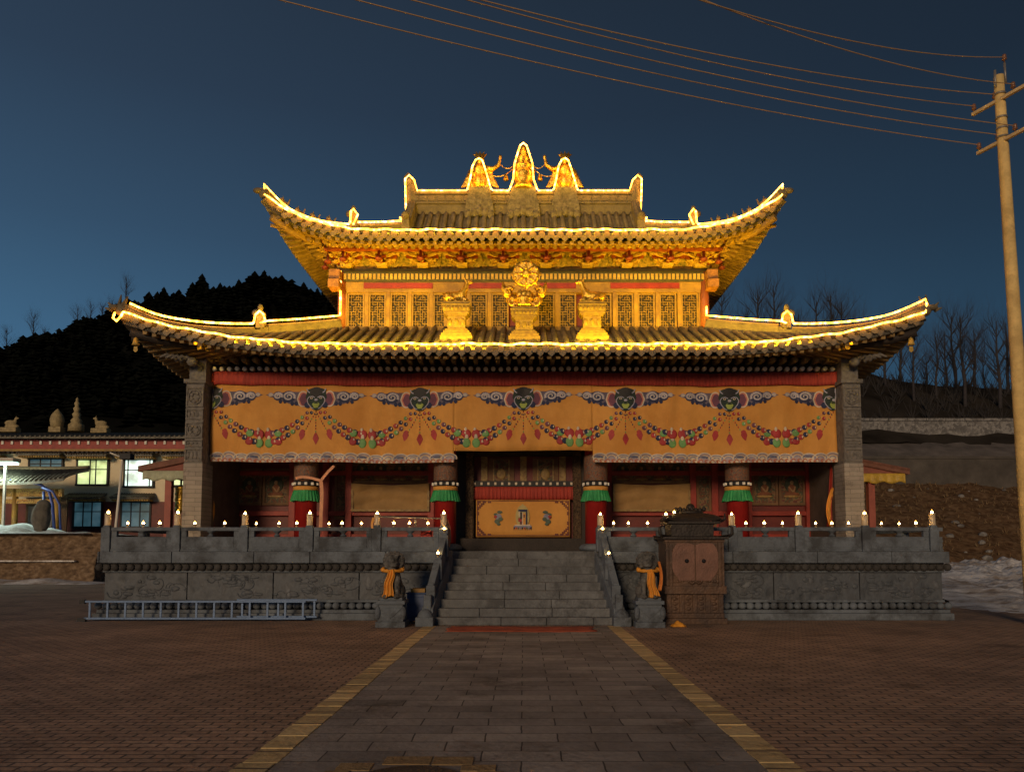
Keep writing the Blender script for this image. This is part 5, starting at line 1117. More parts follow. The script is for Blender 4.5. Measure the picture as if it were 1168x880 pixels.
# ------------------------------------------------------------------ column valances
for i, x in enumerate(CX):
    lab = ('on the red column with the apricot ribbon', 'on the red column just left of the door', 'on the red column just right of the door', 'on the red column behind the right balustrade, next to the end pier')[i]
    t = T('column_valance', (x, 20.3, fz(570, 20)), 'green pleated valance ' + lab, 'valance', 'green valances round the porch columns')
    za, zb_, zc, zd, Rr = fz(571, 20), fz(558.5, 20), fz(554, 20), fz(548, 20), .30
    b = MB(); b.sheet(lambda u, v: (x + (Rr + .02 + .07 * (1 - v) + .018 * math.sin(u * 2 * math.pi * 26) * (1.2 - v)) * math.cos(2 * math.pi * u), 20.3 + (Rr + .02 + .07 * (1 - v) + .018 * math.sin(u * 2 * math.pi * 26) * (1.2 - v)) * math.sin(2 * math.pi * u), lerp(za, zb_, v) + .01 * math.sin(u * 40) * (1 - v)), 160, 5); b.build('skirt', GRNCL, t)
    b = MB(); b.lathe([(Rr + .01, zb_), (Rr + .03, zb_ + .01), (Rr + .03, zc), (Rr + .01, zc)], (x, 20.3, 0), 20); b.build('band', CLOTH, t)
    b = MB(); b.lathe([(Rr + .005, zc + .002), (Rr + .02, zc + .01), (Rr + .02, zd), (Rr + .005, zd)], (x, 20.3, 0), 20); b.use(1)
    for k in range(12): a = 2 * math.pi * k / 12 + .26; q = Vector((x + (Rr + .025) * math.cos(a), 20.3 + (Rr + .025) * math.sin(a), (zc + zd) / 2)); b.box(q.x - .035, q.x + .035, q.y - .02, q.y + .02, q.z - .035, q.z + .035)
    b.build('check_band', [BLACKP, WHITEP], t)
# ------------------------------------------------------------------ door curtain
dy = DY + .12; X0, X1 = at(543, 580, dy).x, at(650, 580, dy).x; dz0, dz1, dz2, dz3 = fz(612, dy), fz(568, dy), fz(555, dy), fz(550, dy)
dc = T('door_curtain', (0, dy, dz0), 'orange door curtain with a monogram on a lotus, corner frets and a red heading', 'curtain')
kw = lambda x, z: dy + .014 * math.sin(3 * x + z) + .008 * math.sin(9 * x)
b = MB(); b.sheet(lambda u, v: (lerp(X0, X1, u), kw(lerp(X0, X1, u), v), lerp(dz0, dz1 + .02, v)), 40, 6, (0, .01, 0)); b.build('cloth_panel', CLOTH, dc)
b = MB(); b.sheet(lambda u, v: (lerp(X0 - .1, X1 + .1, u), dy - .04 - .016 * math.sin(u * 170) * (1.2 - v), lerp(dz1 - .04, dz2, v)), 240, 3, (0, .01, 0)); b.build('pleated_heading', REDCL, dc)
b = MB(); b.box(X0 - .1, X1 + .1, dy - .05, dy + .02, dz2 + .01, dz3 + .04); b.use(1)
for k in range(15): xx = X0 - .04 + k * (X1 - X0 + .08) / 14; b.box(xx - .03, xx + .03, dy - .06, dy - .045, dz2 + .05, dz3 - .0)
b.build('check_band', [BLACKP, CREAM], dc)
b = MB(); kp = lambda x, z, o: Vector((x, dy - .024 - o, z)); H_ = dz1 - dz0
def kf(poly, o): b.prism(poly, lambda a, c: kp(a, c, o + .004), lambda a, c: kp(a, c, o))
b.use(0)
for z, h in ((dz0 + .03, .018), (dz1 - .08, .014)): b.box(X0 + .03, X1 - .03, dy - .03, dy - .022, z, z + h)
for x in (X0 + .03, X1 - .045): b.box(x, x + .015, dy - .0305, dy - .0225, dz0 + .048, dz1 - .08)
for sx in (-1, 1):
    for sz in (-1, 1):
        ex = X0 + .06 if sx < 0 else X1 - .06; ez = dz0 + .07 if sz < 0 else dz1 - .11
        for i in range(9):
            for j in range(9):
                if i + j < 9 and (i * j < 5) and (i + j) % 3 != 2: x = ex - sx * i * .048; z = ez - sz * j * .048; b.box(x - .021, x + .021, dy - .032, dy - .024, z - .021, z + .021)
mcx = at(596, 590, dy).x; mzc = fz(590, dy); u = H_ * .5
b.use(1); kf([(mcx + .36 * u * math.cos(a) * (1.0), mzc + .05 * u + .60 * u * math.sin(a) * (1.12 if abs(a - math.pi / 2) < .2 else 1)) for a in [2 * math.pi * i / 28 for i in range(28)]], 0)
def kb(x0, x1, z0, z1, k, o=.006): b.use(k); b.box(mcx + x0 * u, mcx + x1 * u, dy - .03 - o, dy - .022 - o + .002, mzc + z0 * u, mzc + z1 * u)
kb(-.22, .25, .30, .42, 2); kb(-.20, -.12, .04, .32, 3, .009); kb(-.12, -.03, -.08, .28, 4, .008); kb(-.22, -.04, -.22, -.02, 5, .007); kb(-.14, .0, -.36, -.2, 6, .0075); kb(-.02, .03, -.36, .26, 3, .0095); kb(.03, .15, -.36, .22, 7, .008); kb(.05, .12, .0, .16, 6, .0105); kb(.17, .25, -.36, .31, 2, .0085)
kb(-.40, .40, -.42, -.36, 3, .0035); kb(-.46, .46, -.50, -.42, 8, .0045)
for k in range(9): x = -.42 + k * .105; b.use((2, 5, 9, 8)[k % 4]); kf([(mcx + (x - .05) * u, mzc - .50 * u), (mcx + (x + .05) * u, mzc - .50 * u), (mcx + (x + (.03 if x > 0 else -.03)) * u, mzc - .66 * u)], .003)
for s in (-1, 1):
    vx = mcx + s * 1.24 * u
    for k, (ax, az, rx_, rz_) in enumerate(((-.06, .28, .14, .08), (.14, .16, .12, .08), (.0, .02, .16, .18), (-.1, -.08, .12, .1), (.08, -.2, .14, .12), (.0, -.34, .10, .07), (.16, .04, .08, .08))):
        b.use((9, 9, 8, 9, 9, 9, 5)[k]); kf([(vx + s * ax * u + rx_ * u * math.cos(t), mzc + az * u + rz_ * u * math.sin(t)) for t in [i * .571 for i in range(11)]], .002 + .0045 * k)
b.build('applique', [DKRED, M('pale_halo', (.50, .40, .16), .75), NAVY, CREAM, BLACKP, BEADR, DKRED, YELCL, GREYBL, M('grey_green_dye', (.10, .14, .10), .75)], dc)
# ------------------------------------------------------------------ altar hangings, flags, ribbons
for px0, px1, lab in ((401, 490, 'tan cloth hanging under the painted row on the door side of the ribbon column'), (699, 787, 'tan cloth hanging under the painted row behind the bronze furnace')):
    Y = 21.78; x0, x1 = at(px0, 560, Y).x, at(px1, 560, Y).x; z0, z1 = fz(583, Y), fz(551, Y)
    b = MB(); b.sheet(lambda u, v: (lerp(x0, x1, u), Y - .05 * abs(math.sin(6.5 * (v + .9 * abs(u - .5) ** 1.3))) * (.25 + v) - .02 * math.sin(21 * u) * v, lerp(z0, z1, v) - .05 * math.sin(math.pi * u) * v), 60, 24, (0, .01, 0)); b.use(1); f = .06
    b.box(x0, x1, Y - .05, Y - .03, z0, z0 + f); b.box(x0, x0 + f, Y - .05, Y - .032, z0 + f, z1); b.box(x1 - f, x1, Y - .05, Y - .032, z0 + f, z1)
    b.build('altar_cloth', [TANCL, BROC], None, ((x0 + x1) / 2, Y, z0), lab, 'cloth')
for s, px, lab in ((-1, 236, 'red and saffron silk hanging beside the end pier on the house side'), (1, 951, 'red and saffron silk hanging beside the end pier on the pole side')):
    Y = 20.2; c = at(px, 560, Y); z1, z0 = fz(529, Y), fz(600, Y); b = MB()
    b.sheet(lambda u, v: (c.x - s * .0 + lerp(-.14, .14, u) * (1 - .5 * v) - s * .07 * (1 - v), Y + .05 * math.sin(u * 14), lerp(z0, z1, v)), 20, 10, (0, .01, 0)); b.use(1)
    b.sheet(lambda u, v: (c.x - s * (.02 + .16 * math.sin(2.6 * (1 - v))) + lerp(-.06, .06, u), Y - .06 + .03 * math.sin(u * 9), lerp(z0, lerp(z0, z1, .62), v)), 10, 12, (0, .01, 0))
    b.build('silk_hanging', [REDP, YELCL], None, (c.x, Y, z0), lab, 'silk hanging')
def ribbon3(pts, w, lab, cat='ribbon', mat=None):
    b = MB(); pts = [Vector(p) for p in pts]
    for i in range(len(pts) - 1):
        a, c = pts[i], pts[i + 1]; d = (c - a).normalized(); n = d.cross(Vector((0, 1, 0))).normalized() * w / 2; o = Vector((0, .012 * math.sin(i * 1.3), 0)); o2 = Vector((0, .012 * math.sin((i + 1) * 1.3), 0)); th = Vector((0, .006, 0))
        b.add([a - n + o, a + n + o, c + n + o2, c - n + o2, a - n + o + th, a + n + o + th, c + n + o2 + th, c - n + o2 + th], [(0, 1, 2, 3), (7, 6, 5, 4), (0, 4, 5, 1), (2, 6, 7, 3), (1, 5, 6, 2), (3, 7, 4, 0)])
    return b.build('silk_scarf', mat or YELCL, None, pts[0], lab, cat)
Yc = 19.9; RA = M('apricot_silk', (.62, .26, .12), .5, .2)
ribbon3([at(337, 545, Yc), at(345, 543.5, Yc), at(356, 545, Yc), at(366, 548, Yc), at(374, 538, Yc), at(381, 531, Yc)], .07, 'apricot silk scarf tied across the column near the house end, one end lifted', mat=RA)
ribbon3([at(366, 548, Yc), at(367, 560, Yc), at(366.5, 575, Yc), at(366, 592, Yc), at(365.5, 605, Yc)], .09, 'apricot silk tail hanging straight down beside the column near the house end', mat=RA)
ribbon3([at(509, 592, 18.3), at(512, 603, 18.3), at(512.5, 615, 18.3), at(511, 623, 18.3)], .09, 'saffron scarf hanging from the top stair post on the house side', mat=RA)
ribbon3([at(426, 590, 17.98), at(424, 597, 17.98), at(424.5, 602, 17.98)], .05, 'short saffron scarf tied on the post left of the metal rod', mat=YELCL)
b = MB(); b.tube([at(432, 589, 18.05), at(504, 591, 18.05)], .018, 8); b.tube([at(474, 589.5, 18.12), at(474, 600, 18.12)], .022, 8); b.build('metal_rod', STEEL, None, at(470, 590, 18.05), 'thin metal rod laid across two lamp posts left of the steps', 'rod')
for px in (486, 492): pass
b = MB(); c = at(487, 606, 18.6); b.box(c.x - .14, c.x + .12, 18.5, 18.7, 1.6, c.z + .06); b.box(c.x - .16, c.x + .14, 18.48, 18.72, c.z + .06, c.z + .10); b.build('donation_box', M('bright_red', (.5, .03, .02), .5), None, (c.x, 18.6, 1.6), 'small bright red box behind the balustrade opening left of the steps', 'box', bevel=.01)
# ------------------------------------------------------------------ butter lamps
rng = random.Random(9)
def lamp_small(loc):
    t = T('butter_lamp', loc, 'x', 'butter lamp'); x, y, z = loc
    b = MB(); b.lathe([(.030, 0), (.034, .006), (.012, .02), (.012, .03), (.036, .045), (.044, .075), (.040, .076), (.034, .06)], loc, 12); b.build('cup', BRASSL, t)
    b = MB(); b.lathe([(.010, .066), (.021, .077), (.025, .092), (.017, .110)], loc, 10); b.use(1); b.lathe([(.017, .110), (.008, .134), (.002, .150)], loc, 10); b.build('flame', [FLM, FLT], t); return t
def lamp_tall(loc):
    t = T('butter_lamp', loc, 'x', 'butter lamp'); x, y, z = loc
    b = MB(); b.lathe([(.075, 0), (.078, .01), (.072, .02), (.072, .265), (.078, .28), (.070, .28), (.066, .255)], loc, 16); b.build('glass_cylinder', M('waxy_glass', (.62, .48, .30), .25, .1, 5, .1), t)
    b = MB(); b.lathe([(.012, .275), (.024, .287), (.029, .302), (.020, .325)], loc, 10); b.use(1); b.lathe([(.020, .325), (.010, .352), (.002, .372)], loc, 10); b.build('flame', [FLM, FLT], t); return t
ps = lamp_small(Vector((fx(145), BYL, 2.156))); pt = lamp_tall(Vector((PL[0], BYL, 2.205)))
first = [True, True]
def put(kind, loc, label, group):
    p = ps if kind == 's' else pt; k = 0 if kind == 's' else 1
    if first[k]: first[k] = False; o = p; o.location = loc; WORLD[o.name] = Vector(loc); o['label'] = label; o['group'] = group
    else: o = dup(p, loc, label, group, rng.uniform(0, 6), rng.uniform(.9, 1.12) if kind == 's' else (1, 1, rng.uniform(.85, 1.05)))
LB = [145, 163, 182, 222, 256, 292, 318, 338, 375, 390, 412, 449, 467, 488]; RB = [700, 717, 739, 816, 851, 872, 893, 931, 949, 968, 1006, 1026, 1045]
for i, px in enumerate(LB): put('s', (fx(px), BYL + rng.uniform(-.015, .015), 2.156), 'small butter lamp %s from the outer end along the ladder side rail' % ORD[i + 1], 'small butter lamps on the rails')
for i, px in enumerate(RB[::-1]): put('s', (fx(px), BYL + rng.uniform(-.015, .015), 2.156), 'small butter lamp %s from the outer end along the furnace side rail' % ORD[i + 1], 'small butter lamps on the rails')
for i, x in enumerate(PL): put('t', (x, BYL, 2.201), 'tall lit butter lamp on the %s post from the outer end, ladder side balustrade' % ORD[i + 1], 'tall butter lamps on the posts')
for i, x in enumerate(PRr[::-1]): put('t', (x, BYL, 2.201), 'tall lit butter lamp on the %s post from the outer end, furnace side balustrade' % ORD[i + 1], 'tall butter lamps on the posts')
for s, nm in ((-1, 'house side'), (1, 'furnace side')):
    put('s', (s * 1.85, 17.98, 2.021), 'small lit butter lamp on the upper post of the stair balustrade on the ' + nm, 'small butter lamps on the rails')
    put('s', (s * 1.93, 17.42, 1.461), 'small lit butter lamp on the middle post of the stair balustrade on the ' + nm, 'small butter lamps on the rails')
# ------------------------------------------------------------------ stone lions with scarves
def lion(cx, cy, s, who):
    nm = 'beside the blue box' if who < 0 else 'beside the bronze furnace'
    o = Vector((cx, cy, 0)); b = MB()
    b.box(cx - .31, cx + .31, cy - .32, cy + .32, 0, .12); b.box(cx - .27, cx + .27, cy - .28, cy + .28, .12, .48, .02, .02); b.box(cx - .30, cx + .30, cy - .31, cy + .31, .48, .56); b.box(cx - .24, cx + .24, cy - .26, cy + .26, .56, .62)
    b.prism([(-.24, .40), (.24, .40), (0, .18)], lambda a, c: o + Vector((a, -.29, c)), lambda a, c: o + Vector((a, -.25, c)))
    for t in (-1, 1): b.ell(o + Vector((t * .27, -.28, .3)), (.06, .05, .14))
    b.build('lion_plinth', STONE, None, o, 'carved grey stone plinth under the guardian lion ' + nm, 'plinth', bevel=.015)
    q = o + Vector((0, 0, .60)); P = lambda x, y, z: q + Vector((s * x, y, z)); b = MB()
    b.ell(P(0, .12, .24), (.20, .19, .26)); b.ell(P(0, -.02, .42), (.175, .17, .24)); b.ell(P(0, -.10, .48), (.14, .12, .18))
    for t in (-1, 1):
        b.tube([P(t * .11, -.14, .46), P(t * .12, -.21, .25), P(t * .12, -.22, .06)], [.075, .06, .055], 9); b.ell(P(t * .12, -.26, .04), (.075, .09, .05)); b.ell(P(t * .17, .02, .14), (.10, .19, .16)); b.ell(P(t * .19, -.14, .05), (.07, .12, .05))
    h = P(.02, -.10, .80); b.ell(h, (.175, .16, .17)); b.ell(h + Vector((s * .02, -.14, -.05)), (.11, .09, .085)); b.ell(h + Vector((s * .02, -.16, -.115)), (.09, .07, .03)); b.ell(h + Vector((s * .02, -.22, -.01)), (.045, .035, .035))
    for t in (-1, 1): b.ell(h + Vector((t * .07 + s * .02, -.145, .06)), (.035, .03, .035)); b.ell(h + Vector((t * .16, .0, .08)), (.05, .045, .075)); b.ell(h + Vector((t * .075 + s * .02, -.13, .11)), (.05, .04, .025))
    rr = random.Random(5)
    for ring, (rad, y, nn) in enumerate(((.185, .0, 11), (.19, .08, 11), (.15, .15, 8))):
        for k in range(nn): a = R(-40) + R(260) * k / (nn - 1); b.ell(h + Vector((rad * math.cos(a), y, rad * math.sin(a) * .9 - .02)), (.055, .055, .055), None, 8, 6)
    b.tube([P(0, .3, .1), P(.04, .36, .3), P(0, .34, .5)], [.07, .09, .04], 8)
    b.build('stone_lion', M('lion_stone', (.15, .145, .135), .8, .5, 5, .6, 25, dirt=(.03, .03, .028), dsc=4), None, q, 'seated grey stone guardian lion draped with a saffron scarf ' + nm, 'lion statue', remesh=.019)
    k = T('silk_scarf', q + Vector((0, -.2, .6)), 'saffron offering scarf knotted round the stone lion ' + nm, 'scarf'); b = MB()
    n = 24; b.tube([q + Vector((.205 * math.cos(a), -.03 + .20 * math.sin(a), .60 + (.03 if math.sin(a) > 0 else -.02))) for a in [2 * math.pi * i / n for i in range(n)]], [.035 + .008 * math.sin(i * 2.1) for i in range(n)], 8, closed=True)
    for t in (-1, 1): b.ell(q + Vector((t * .2, -.10, .6)), (.055, .05, .05))
    b.build('neck_loop', YELCL, k); b = MB(); dxx = -.04 if who < 0 else .05
    def tail(u, v): 
        w = lerp(.055, .115, v ** .7) * (1.0 + .10 * math.sin(7 * v)); x = (u - .5) * 2 * w + dxx * 1.6 * v + .015 * math.sin(9 * v); return q + Vector((x, -.285 - .02 * math.sin(u * 17 + 2 * v) - .03 * v, .60 - .56 * v - .02 * math.sin(u * 6)))
    b.sheet(tail, 28, 18, (0, .012, 0)); b.build('tail', YELCL, k)
    if who > 0:
        b = MB(); b.sheet(lambda u, v: q + Vector((.22 + (u - .5) * (.05 + .03 * v) + .05 * math.sin(3 * v), -.14 - .015 * math.sin(u * 9), .78 - .62 * v)), 8, 18, (0, .01, 0)); b.build('side_tail', M('deep_orange_silk', (.62, .20, .03), .5, .2), k)
lc = at(446, 714, 16.35); lion(lc.x, 16.55, 1, -1); lc = at(741, 716, 16.3); lion(lc.x, 16.5, -1, 1)
# ------------------------------------------------------------------ bronze furnace
fu = T('incense_furnace', (at(790, 706, 17.3).x, 17.5, 0), 'tall brown bronze incense furnace with double doors and a small roof', 'incense burner')
cx = fu.location.x; FYF = 16.95; D = 1.0; wz = lambda py: at(790, py, FYF).z; hw = (823 - 757) / 2 * FYF / FPX
b = MB(); b.box(cx - hw * 1.12, cx + hw * 1.08, FYF + .0, FYF + D + .1, 0, .13); b.box(cx - hw * 1.04, cx + hw, FYF + .05, FYF + D, .13, .24); b.box(cx - hw * .96, cx + hw * .96, FYF + .10, FYF + D - .05, .24, wz(676))
for t in (-1, -.5, 0, .5, 1): b.box(cx + t * hw * .90 - .05, cx + t * hw * .90 + .05, FYF + .06, FYF + .12, .24, wz(677))
for t in (-.75, -.25, .25, .75):
    for k in range(3): b.ell((cx + t * hw * .9, FYF + .10, .33 + .11 * k), (.07, .02, .035), None, 8, 6)
b.build('base', BRONZE, fu, bevel=.012)
b = MB(); z0, z1 = wz(668), wz(616); b.box(cx - hw * 1.06, cx + hw * 1.06, FYF - .02, FYF + D, wz(677), z0); b.box(cx - hw, cx + hw, FYF + .03, FYF + D - .05, z0, z1); b.box(cx - hw * 1.03, cx + hw * 1.03, FYF - .0, FYF + D, z1 - .04, z1 + .05)
for s in (-1, 1): b.box(cx + s * hw * .84 - .03, cx + s * hw * .84 + .03, FYF - .01, FYF + .05, z0, z1 - .04); b.box(min(cx + s * hw, cx + s * hw * .93), max(cx + s * hw, cx + s * hw * .93), FYF + .0, FYF + .05, z0 + .0, z1 - .045)
for k in range(9): b.ell((cx + (k - 4) * .035, FYF + .02, z0 + .08 + .02 * math.cos(k * 1.5)), (.03, .03, .04), None, 8, 6)
for s in (-1, 1):
    for k in range(5): b.ell((cx + s * hw * (.78 - .0 * k), FYF + .035, z0 + .12 + k * .05), (.04 * (1 - .15 * k), .02, .035), None, 8, 6); b.ell((cx + s * hw * (.78 - .09 * k), FYF + .035, z0 + .10), (.04, .02, .05 * (1 - .15 * k)), None, 8, 6)
b.build('body', BRONZE, fu, bevel=.01)
for s in (-1, 1):
    d = MB(); n = 20; rr = (z1 - z0) * .44; ccx = cx + s * hw * .37
    poly = [(cx + s * .012, z0 + .12), (ccx + s * .12, z0 + .12)] + [(ccx + s * (.06 + hw * .36 * math.cos(a)), (z0 + z1) / 2 + .06 + rr * .92 * math.sin(a)) for a in [-1.2 + 2.4 * i / n for i in range(n + 1)]] + [(ccx - s * .1, z1 - .06), (cx + s * .012, z1 - .10)]
    d.prism(poly, lambda a, c: Vector((a, FYF + .00, c)), lambda a, c: Vector((a, FYF + .04, c))); do = d.build('door', M('reddish_bronze', (.20, .10, .07), .5, .3, 3, .2, metal=.2), fu)
    d = MB(); d.lathe([(.045, .0), (.045, -.02), (.025, -.03), (.012, -.05)], (ccx - s * .05, FYF + .0, (z0 + z1) / 2 + .05), 12, 'y'); d.build('handle', BLACKP, do)
b = MB(); za, zb_, zc, zd = wz(611), wz(602), wz(594), wz(588)
def pagoda(b, hw0, hw1, d0, d1, z0, z1, cyy):
    b.sheet(lambda u, v: (cx + lerp(-1, 1, u) * lerp(hw0, hw1, v), cyy - lerp(d0, d1, v), lerp(z0, z1, v ** .6) + .05 * abs(2 * u - 1) ** 4 * (1 - v)), 20, 6); b.sheet(lambda u, v: (cx + lerp(1, -1, u) * lerp(hw0, hw1, v), cyy + lerp(d0, d1, v), lerp(z0, z1, v ** .6) + .05 * abs(2 * u - 1) ** 4 * (1 - v)), 20, 6)
    for s in (-1, 1): b.sheet(lambda u, v: (cx + s * lerp(hw0, hw1, v), cyy + s * lerp(-1, 1, u) * lerp(d0, d1, v), lerp(z0, z1, v ** .6) + .05 * abs(2 * u - 1) ** 4 * (1 - v)), 16, 6)
    b.box(cx - hw0 + .02, cx + hw0 - .02, cyy - d0 + .02, cyy + d0 - .02, z0 - .05, z0)
cyy = FYF + D / 2; pagoda(b, hw * 1.16, hw * .8, .62, .40, z1 + .08, za, cyy); b.box(cx - hw * .78, cx + hw * .70, cyy - .38, cyy + .38, za - .06, zc); pagoda(b, hw * .95, hw * .45, .48, .2, zc, wz(584), cyy); b.ell((cx, cyy, wz(583)), (hw * .5, .18, .07))
for s in (-1, 1): b.tube([(cx + s * hw * 1.13, cyy - .58, z1 + .09), (cx + s * hw * 1.24, cyy - .62, z1 + .14), (cx + s * hw * 1.24, cyy - .62, z1 + .28), (cx + s * hw * 1.15, cyy - .60, z1 + .32)], [.04, .04, .03, .015], 7); b.tube([(cx + s * hw * .92, cyy - .46, zc), (cx + s * hw * 1.05, cyy - .5, zc + .05), (cx + s * hw * 1.04, cyy - .5, zc + .17)], [.035, .03, .012], 7)
for k in range(8): b.ell((cx + (k - 3.5) * .09, cyy - .05, wz(580) + .015 * math.sin(k * 2)), (.05, .05, .06), None, 8, 6)
b.ell((cx + .02, cyy, wz(577)), (.1, .08, .09)); b.build('roof', BRONZED, fu)
put('s', (cx - hw * .62, cyy - .25, wz(588)), 'small lit butter lamp standing on the roof of the bronze furnace', 'small butter lamps on the rails')
b = MB(); c = at(774, 714, 16.4); b.sheet(lambda u, v: (c.x - .16 + .32 * u, 16.30 + .24 * v, .01 + .11 * math.sin(math.pi * u) * math.sin(math.pi * v) + .02 * math.sin(11 * u) * math.sin(9 * v)), 18, 14); b.build('fallen_scarf', YELCL, None, (c.x, 16.4, 0), 'crumpled saffron cloth lying on the paving before the furnace', 'cloth')
# blue box with a board on it, left of the steps
c = at(474, 706, 17.1); b = MB(); zt_ = at(474, 677, 17.1).z; b.box(c.x - .20, c.x + .22, 17.1, 17.6, .06, zt_); b.box(c.x - .22, c.x + .24, 17.08, 17.62, zt_, zt_ + .03); b.box(c.x - .17, c.x + .19, 17.09, 17.12, .12, zt_ - .06)
for t in (-.17, .19): b.box(c.x + t - .03, c.x + t + .03, 17.12, 17.18, 0, .06); b.box(c.x + t - .03, c.x + t + .03, 17.5, 17.56, 0, .06)
b.build('metal_chest', BLUEB, None, (c.x, 17.3, 0), 'blue painted metal chest between the stone lion and the stair post', 'chest', bevel=.012)
b = MB(); b.box(c.x - .12, c.x + .2, 17.12, 17.5, zt_ + .032, zt_ + .115); b.build('wooden_board', OCHRE, None, (c.x, 17.3, zt_ + .032), 'short ochre wooden board lying on the blue metal chest', 'board', bevel=.006)
# ------------------------------------------------------------------ ladder
ld = T('aluminium_ladder', (-7.4, 17.6, 0), 'long blue grey extension ladder lying on its side against the platform', 'ladder')
for y, xa, xb, za, zb_, nr in ((17.62, -9.98, -4.95, .05, .43, 13), (17.72, -6.55, -4.72, .08, .46, 3)):
    for z in (za, zb_): 
        b = MB(); b.box(xa, xb, y - .02, y + .02, z, z + .046); b.box(xa, xb, y - .028, y - .02, z, z + .010); b.box(xa, xb, y - .028, y - .02, z + .036, z + .046); b.build('rail', LADDER, ld, bevel=.004)
    for k in range(nr):
        x = lerp(xa + .12, xb - .06, k / (nr - 1)); b = MB(); b.box(x - .021, x + .021, y - .014, y + .014, za + .046, zb_); b.build('rung', LADDER, ld)
b = MB(); b.box(-10.12, -9.94, 17.58, 17.66, 0, .08); b.box(-10.08, -9.97, 17.58, 17.66, .40, .5); b.build('foot', BLACKP, ld)
# ------------------------------------------------------------------ prayer wheel galleries on both sides
for s, lab in ((-1, 'prayer wheel gallery with reddish roof beside the temple on the cream house side'), (1, 'prayer wheel gallery with golden valance beside the temple on the earth bank side')):
    Y0, Y1 = 22.0, 30.0; g = T('prayer_wheel_gallery', (s * 9.7, Y0, HZ), lab, 'gallery')
    xi = s * 8.75; xo = at(159 if s < 0 else 1036, 540, Y0).x; zi = at(211, 517 if s < 0 else 521, Y0).z; zo = at(159, 538 if s < 0 else 541, Y0).z
    b = MB(); b.sheet(lambda u, v: (lerp(xi, xo, u), lerp(Y0 - .1, Y1, v), lerp(zi, zo, u ** .85)), 8, 2, (0, 0, .09))
    for k in range(26): b.tube([(lerp(xi, xo, t), Y0 - .05 + k * .31, lerp(zi, zo, t ** .85) + .12) for t in (0, .33, .66, 1)], .06, 5)
    b.build('roof', M('reddish_tile', (.20, .085, .055), .75, .4, 4), g); b = MB()
    b.prism([(xi, zi - .01), (xo - s * .15, zo + .02), (xi, zo + .02)], lambda a, c: Vector((a, Y0 + .0, c)), lambda a, c: Vector((a, Y0 + .06, c))); b.build('gable_board', M('red_oxide_board', (.25, .085, .06), .75, .25), g)
    b = MB()
    vx0, vx1 = sorted((xi, xo - s * .12)); n = 36
    b.sheet(lambda u, v: (lerp(vx0, vx1, u), Y0 - .06 - .035 * abs(math.sin(u * n * .8)) * (1.1 - v), lerp(zo - .24, zo + .03, v) + .03 * math.sin(u * n * .8) * (1 - v)), 120, 4, (0, .012, 0)); b.build('valance', M('gold_fringe', (.55, .36, .05), .5, .3, 6) if s > 0 else M('pale_green_fringe', (.42, .44, .30), .7, .3, 5), g)
    for k in range(5):
        y = Y0 + .12 + k * 1.9; b = MB(); px_ = at(191 if s < 0 else 995, 560, Y0).x; b.box(px_ - .09, px_ + .09, y - .09, y + .09, HZ, zo + .06); b.build('post', M('post_red_oxide', (.36, .10, .07), .6, .2), g)
    b = MB(); b.box(min(xi, xi + s * .1), max(xi, xi + s * .1), Y0, Y1, HZ, zi - .2); b.build('inner_wall', DARK, g)
    for k in range(5):
        y = Y0 + .5 + k * 1.5; c = Vector((at(197.5 if s < 0 else 988, 560, Y0).x * 1.0, y, 0)); b = MB(); z0, z1 = fz(582, Y0), fz(553, Y0)
        b.lathe([(.03, z0 - .35), (.03, z0 - .02), (.14, z0), (.17, z0 + .04), (.15, z0 + .08), (.15, z1 - .08), (.17, z1 - .04), (.14, z1), (.03, z1 + .02), (.03, z1 + .3)], c, 14)
        for j in range(3): b.lathe([(.155, z0 + .15 + j * .16), (.165, z0 + .19 + j * .16), (.155, z0 + .23 + j * .16)], c, 14)
        b.build('prayer_wheel', GOLD, g)
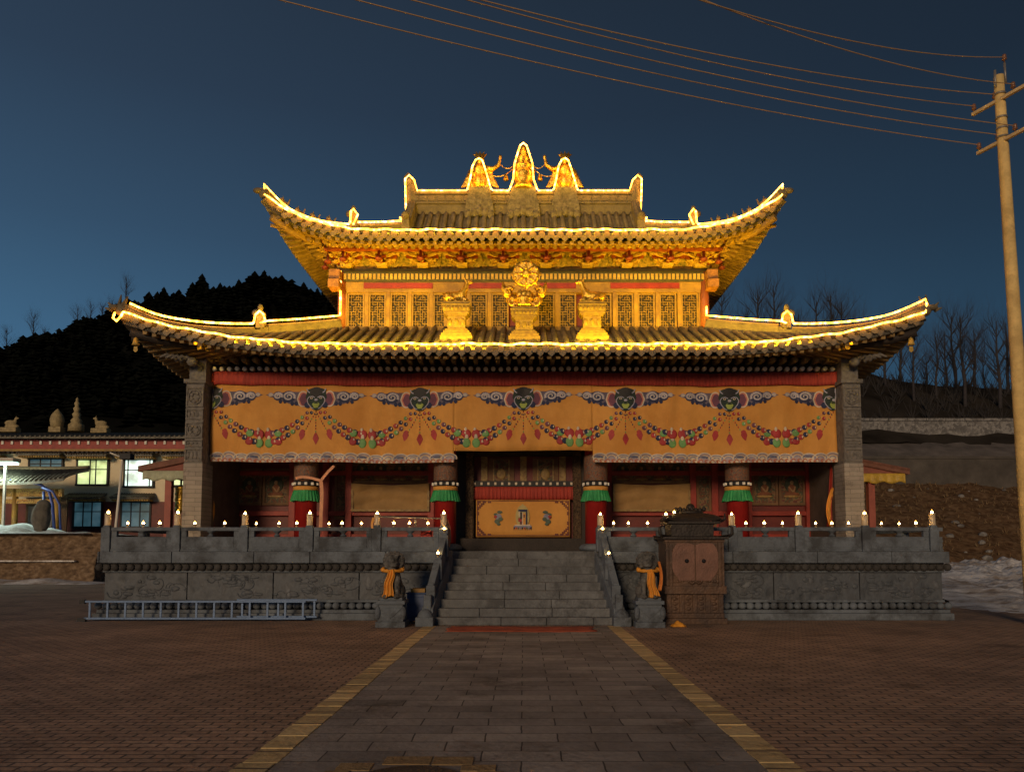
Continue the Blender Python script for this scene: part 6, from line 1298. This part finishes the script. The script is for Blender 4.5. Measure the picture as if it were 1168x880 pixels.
# ------------------------------------------------------------------ utility pole and wires
PY = 17.0; pb = at(1180, 710, PY); ptp = at(1139, 87, PY); pb.z = -.1
up = T('utility_pole', (pb.x, PY, 0), 'tall tapered concrete utility pole with two crossarms at the right edge', 'utility pole')
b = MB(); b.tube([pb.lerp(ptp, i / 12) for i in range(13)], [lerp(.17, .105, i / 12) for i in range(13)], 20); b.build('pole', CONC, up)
ax = lambda py: pb.lerp(ptp, (at(1150, py, PY).z - pb.z) / (ptp.z - pb.z))
for py in (108, 135, 147, 157): q = ax(py); b = MB(); b.lathe([(.125, -.02), (.13, -.02), (.13, .02), (.125, .02)], q, 16); b.build('band_clamp', STEEL, up)
b = MB(); b.tube([ptp + Vector((-.1, -.03, -.3)), ptp + Vector((-.1, -.03, .12))], .03, 6); b.tube([ptp + Vector((.14, -.03, -.18)), ptp + Vector((.13, -.03, .30))], .028, 6); b.build('top_bracket', STEEL, up)
def insul(p, r=.05): 
    b = MB(); b.lathe([(.015, -.06), (.018, .02), (r, .03), (r * 1.1, .06), (r * .7, .08), (r * .95, .10), (r * .8, .15), (r * .3, .17)], p, 12); b.build('insulator', M('brown_porcelain', (.22, .10, .05), .25, .2), up)
ends = []
for (pa, pc) in (((1109, 131), (1172, 103)), ((1115, 175), (1176, 152))):
    A, B = at(*pa, PY + .9), at(*pc, PY - 1.0); A.z = B.z = (A.z + B.z) / 2; q = ax((pa[1] + pc[1]) / 2 - 2); A = at(*pa, PY + .55); d = A - Vector((q.x, q.y - .13, q.z)); c0 = Vector((q.x, q.y - .15, q.z)); B = c0 - d
    b = MB(); b.bar(A, B, .07, .07); b.build('crossarm', ARM, up)
    for t in (.03, .36, .64, .97): p = A.lerp(B, t) + Z * .07; insul(p); ends.append(p + Z * .12)
q = ptp + Vector((.13, -.03, .34)); insul(q); ends.append(q + Z * .1)
for i, (e, far, lab) in enumerate(((4, (392, 0), 'lowest overhead wire'), (5, (477, 0), 'second lowest overhead wire'), (6, (539, 0), 'third lowest overhead wire'), (0, (600, 0), 'faint overhead wire next to the brightest one'), (1, (622, 0), 'brightest overhead wire'), (2, (850, 0), 'overhead wire highest of the upper right pair'), (8, (858, 0), 'overhead wire lowest of the upper right pair'))):
    p = ends[e]; q = at(far[0], far[1], 11.5); q = q + (q - p) * .35
    mid = [p.lerp(q, t) - Z * .35 * 4 * t * (1 - t) for t in [k / 24 for k in range(25)]]
    b = MB(); b.tube(mid, .0095, 5); b.build('overhead_wire', WIRE, None, p, lab + ', sagging from the concrete pole', 'wire', 'overhead wires')
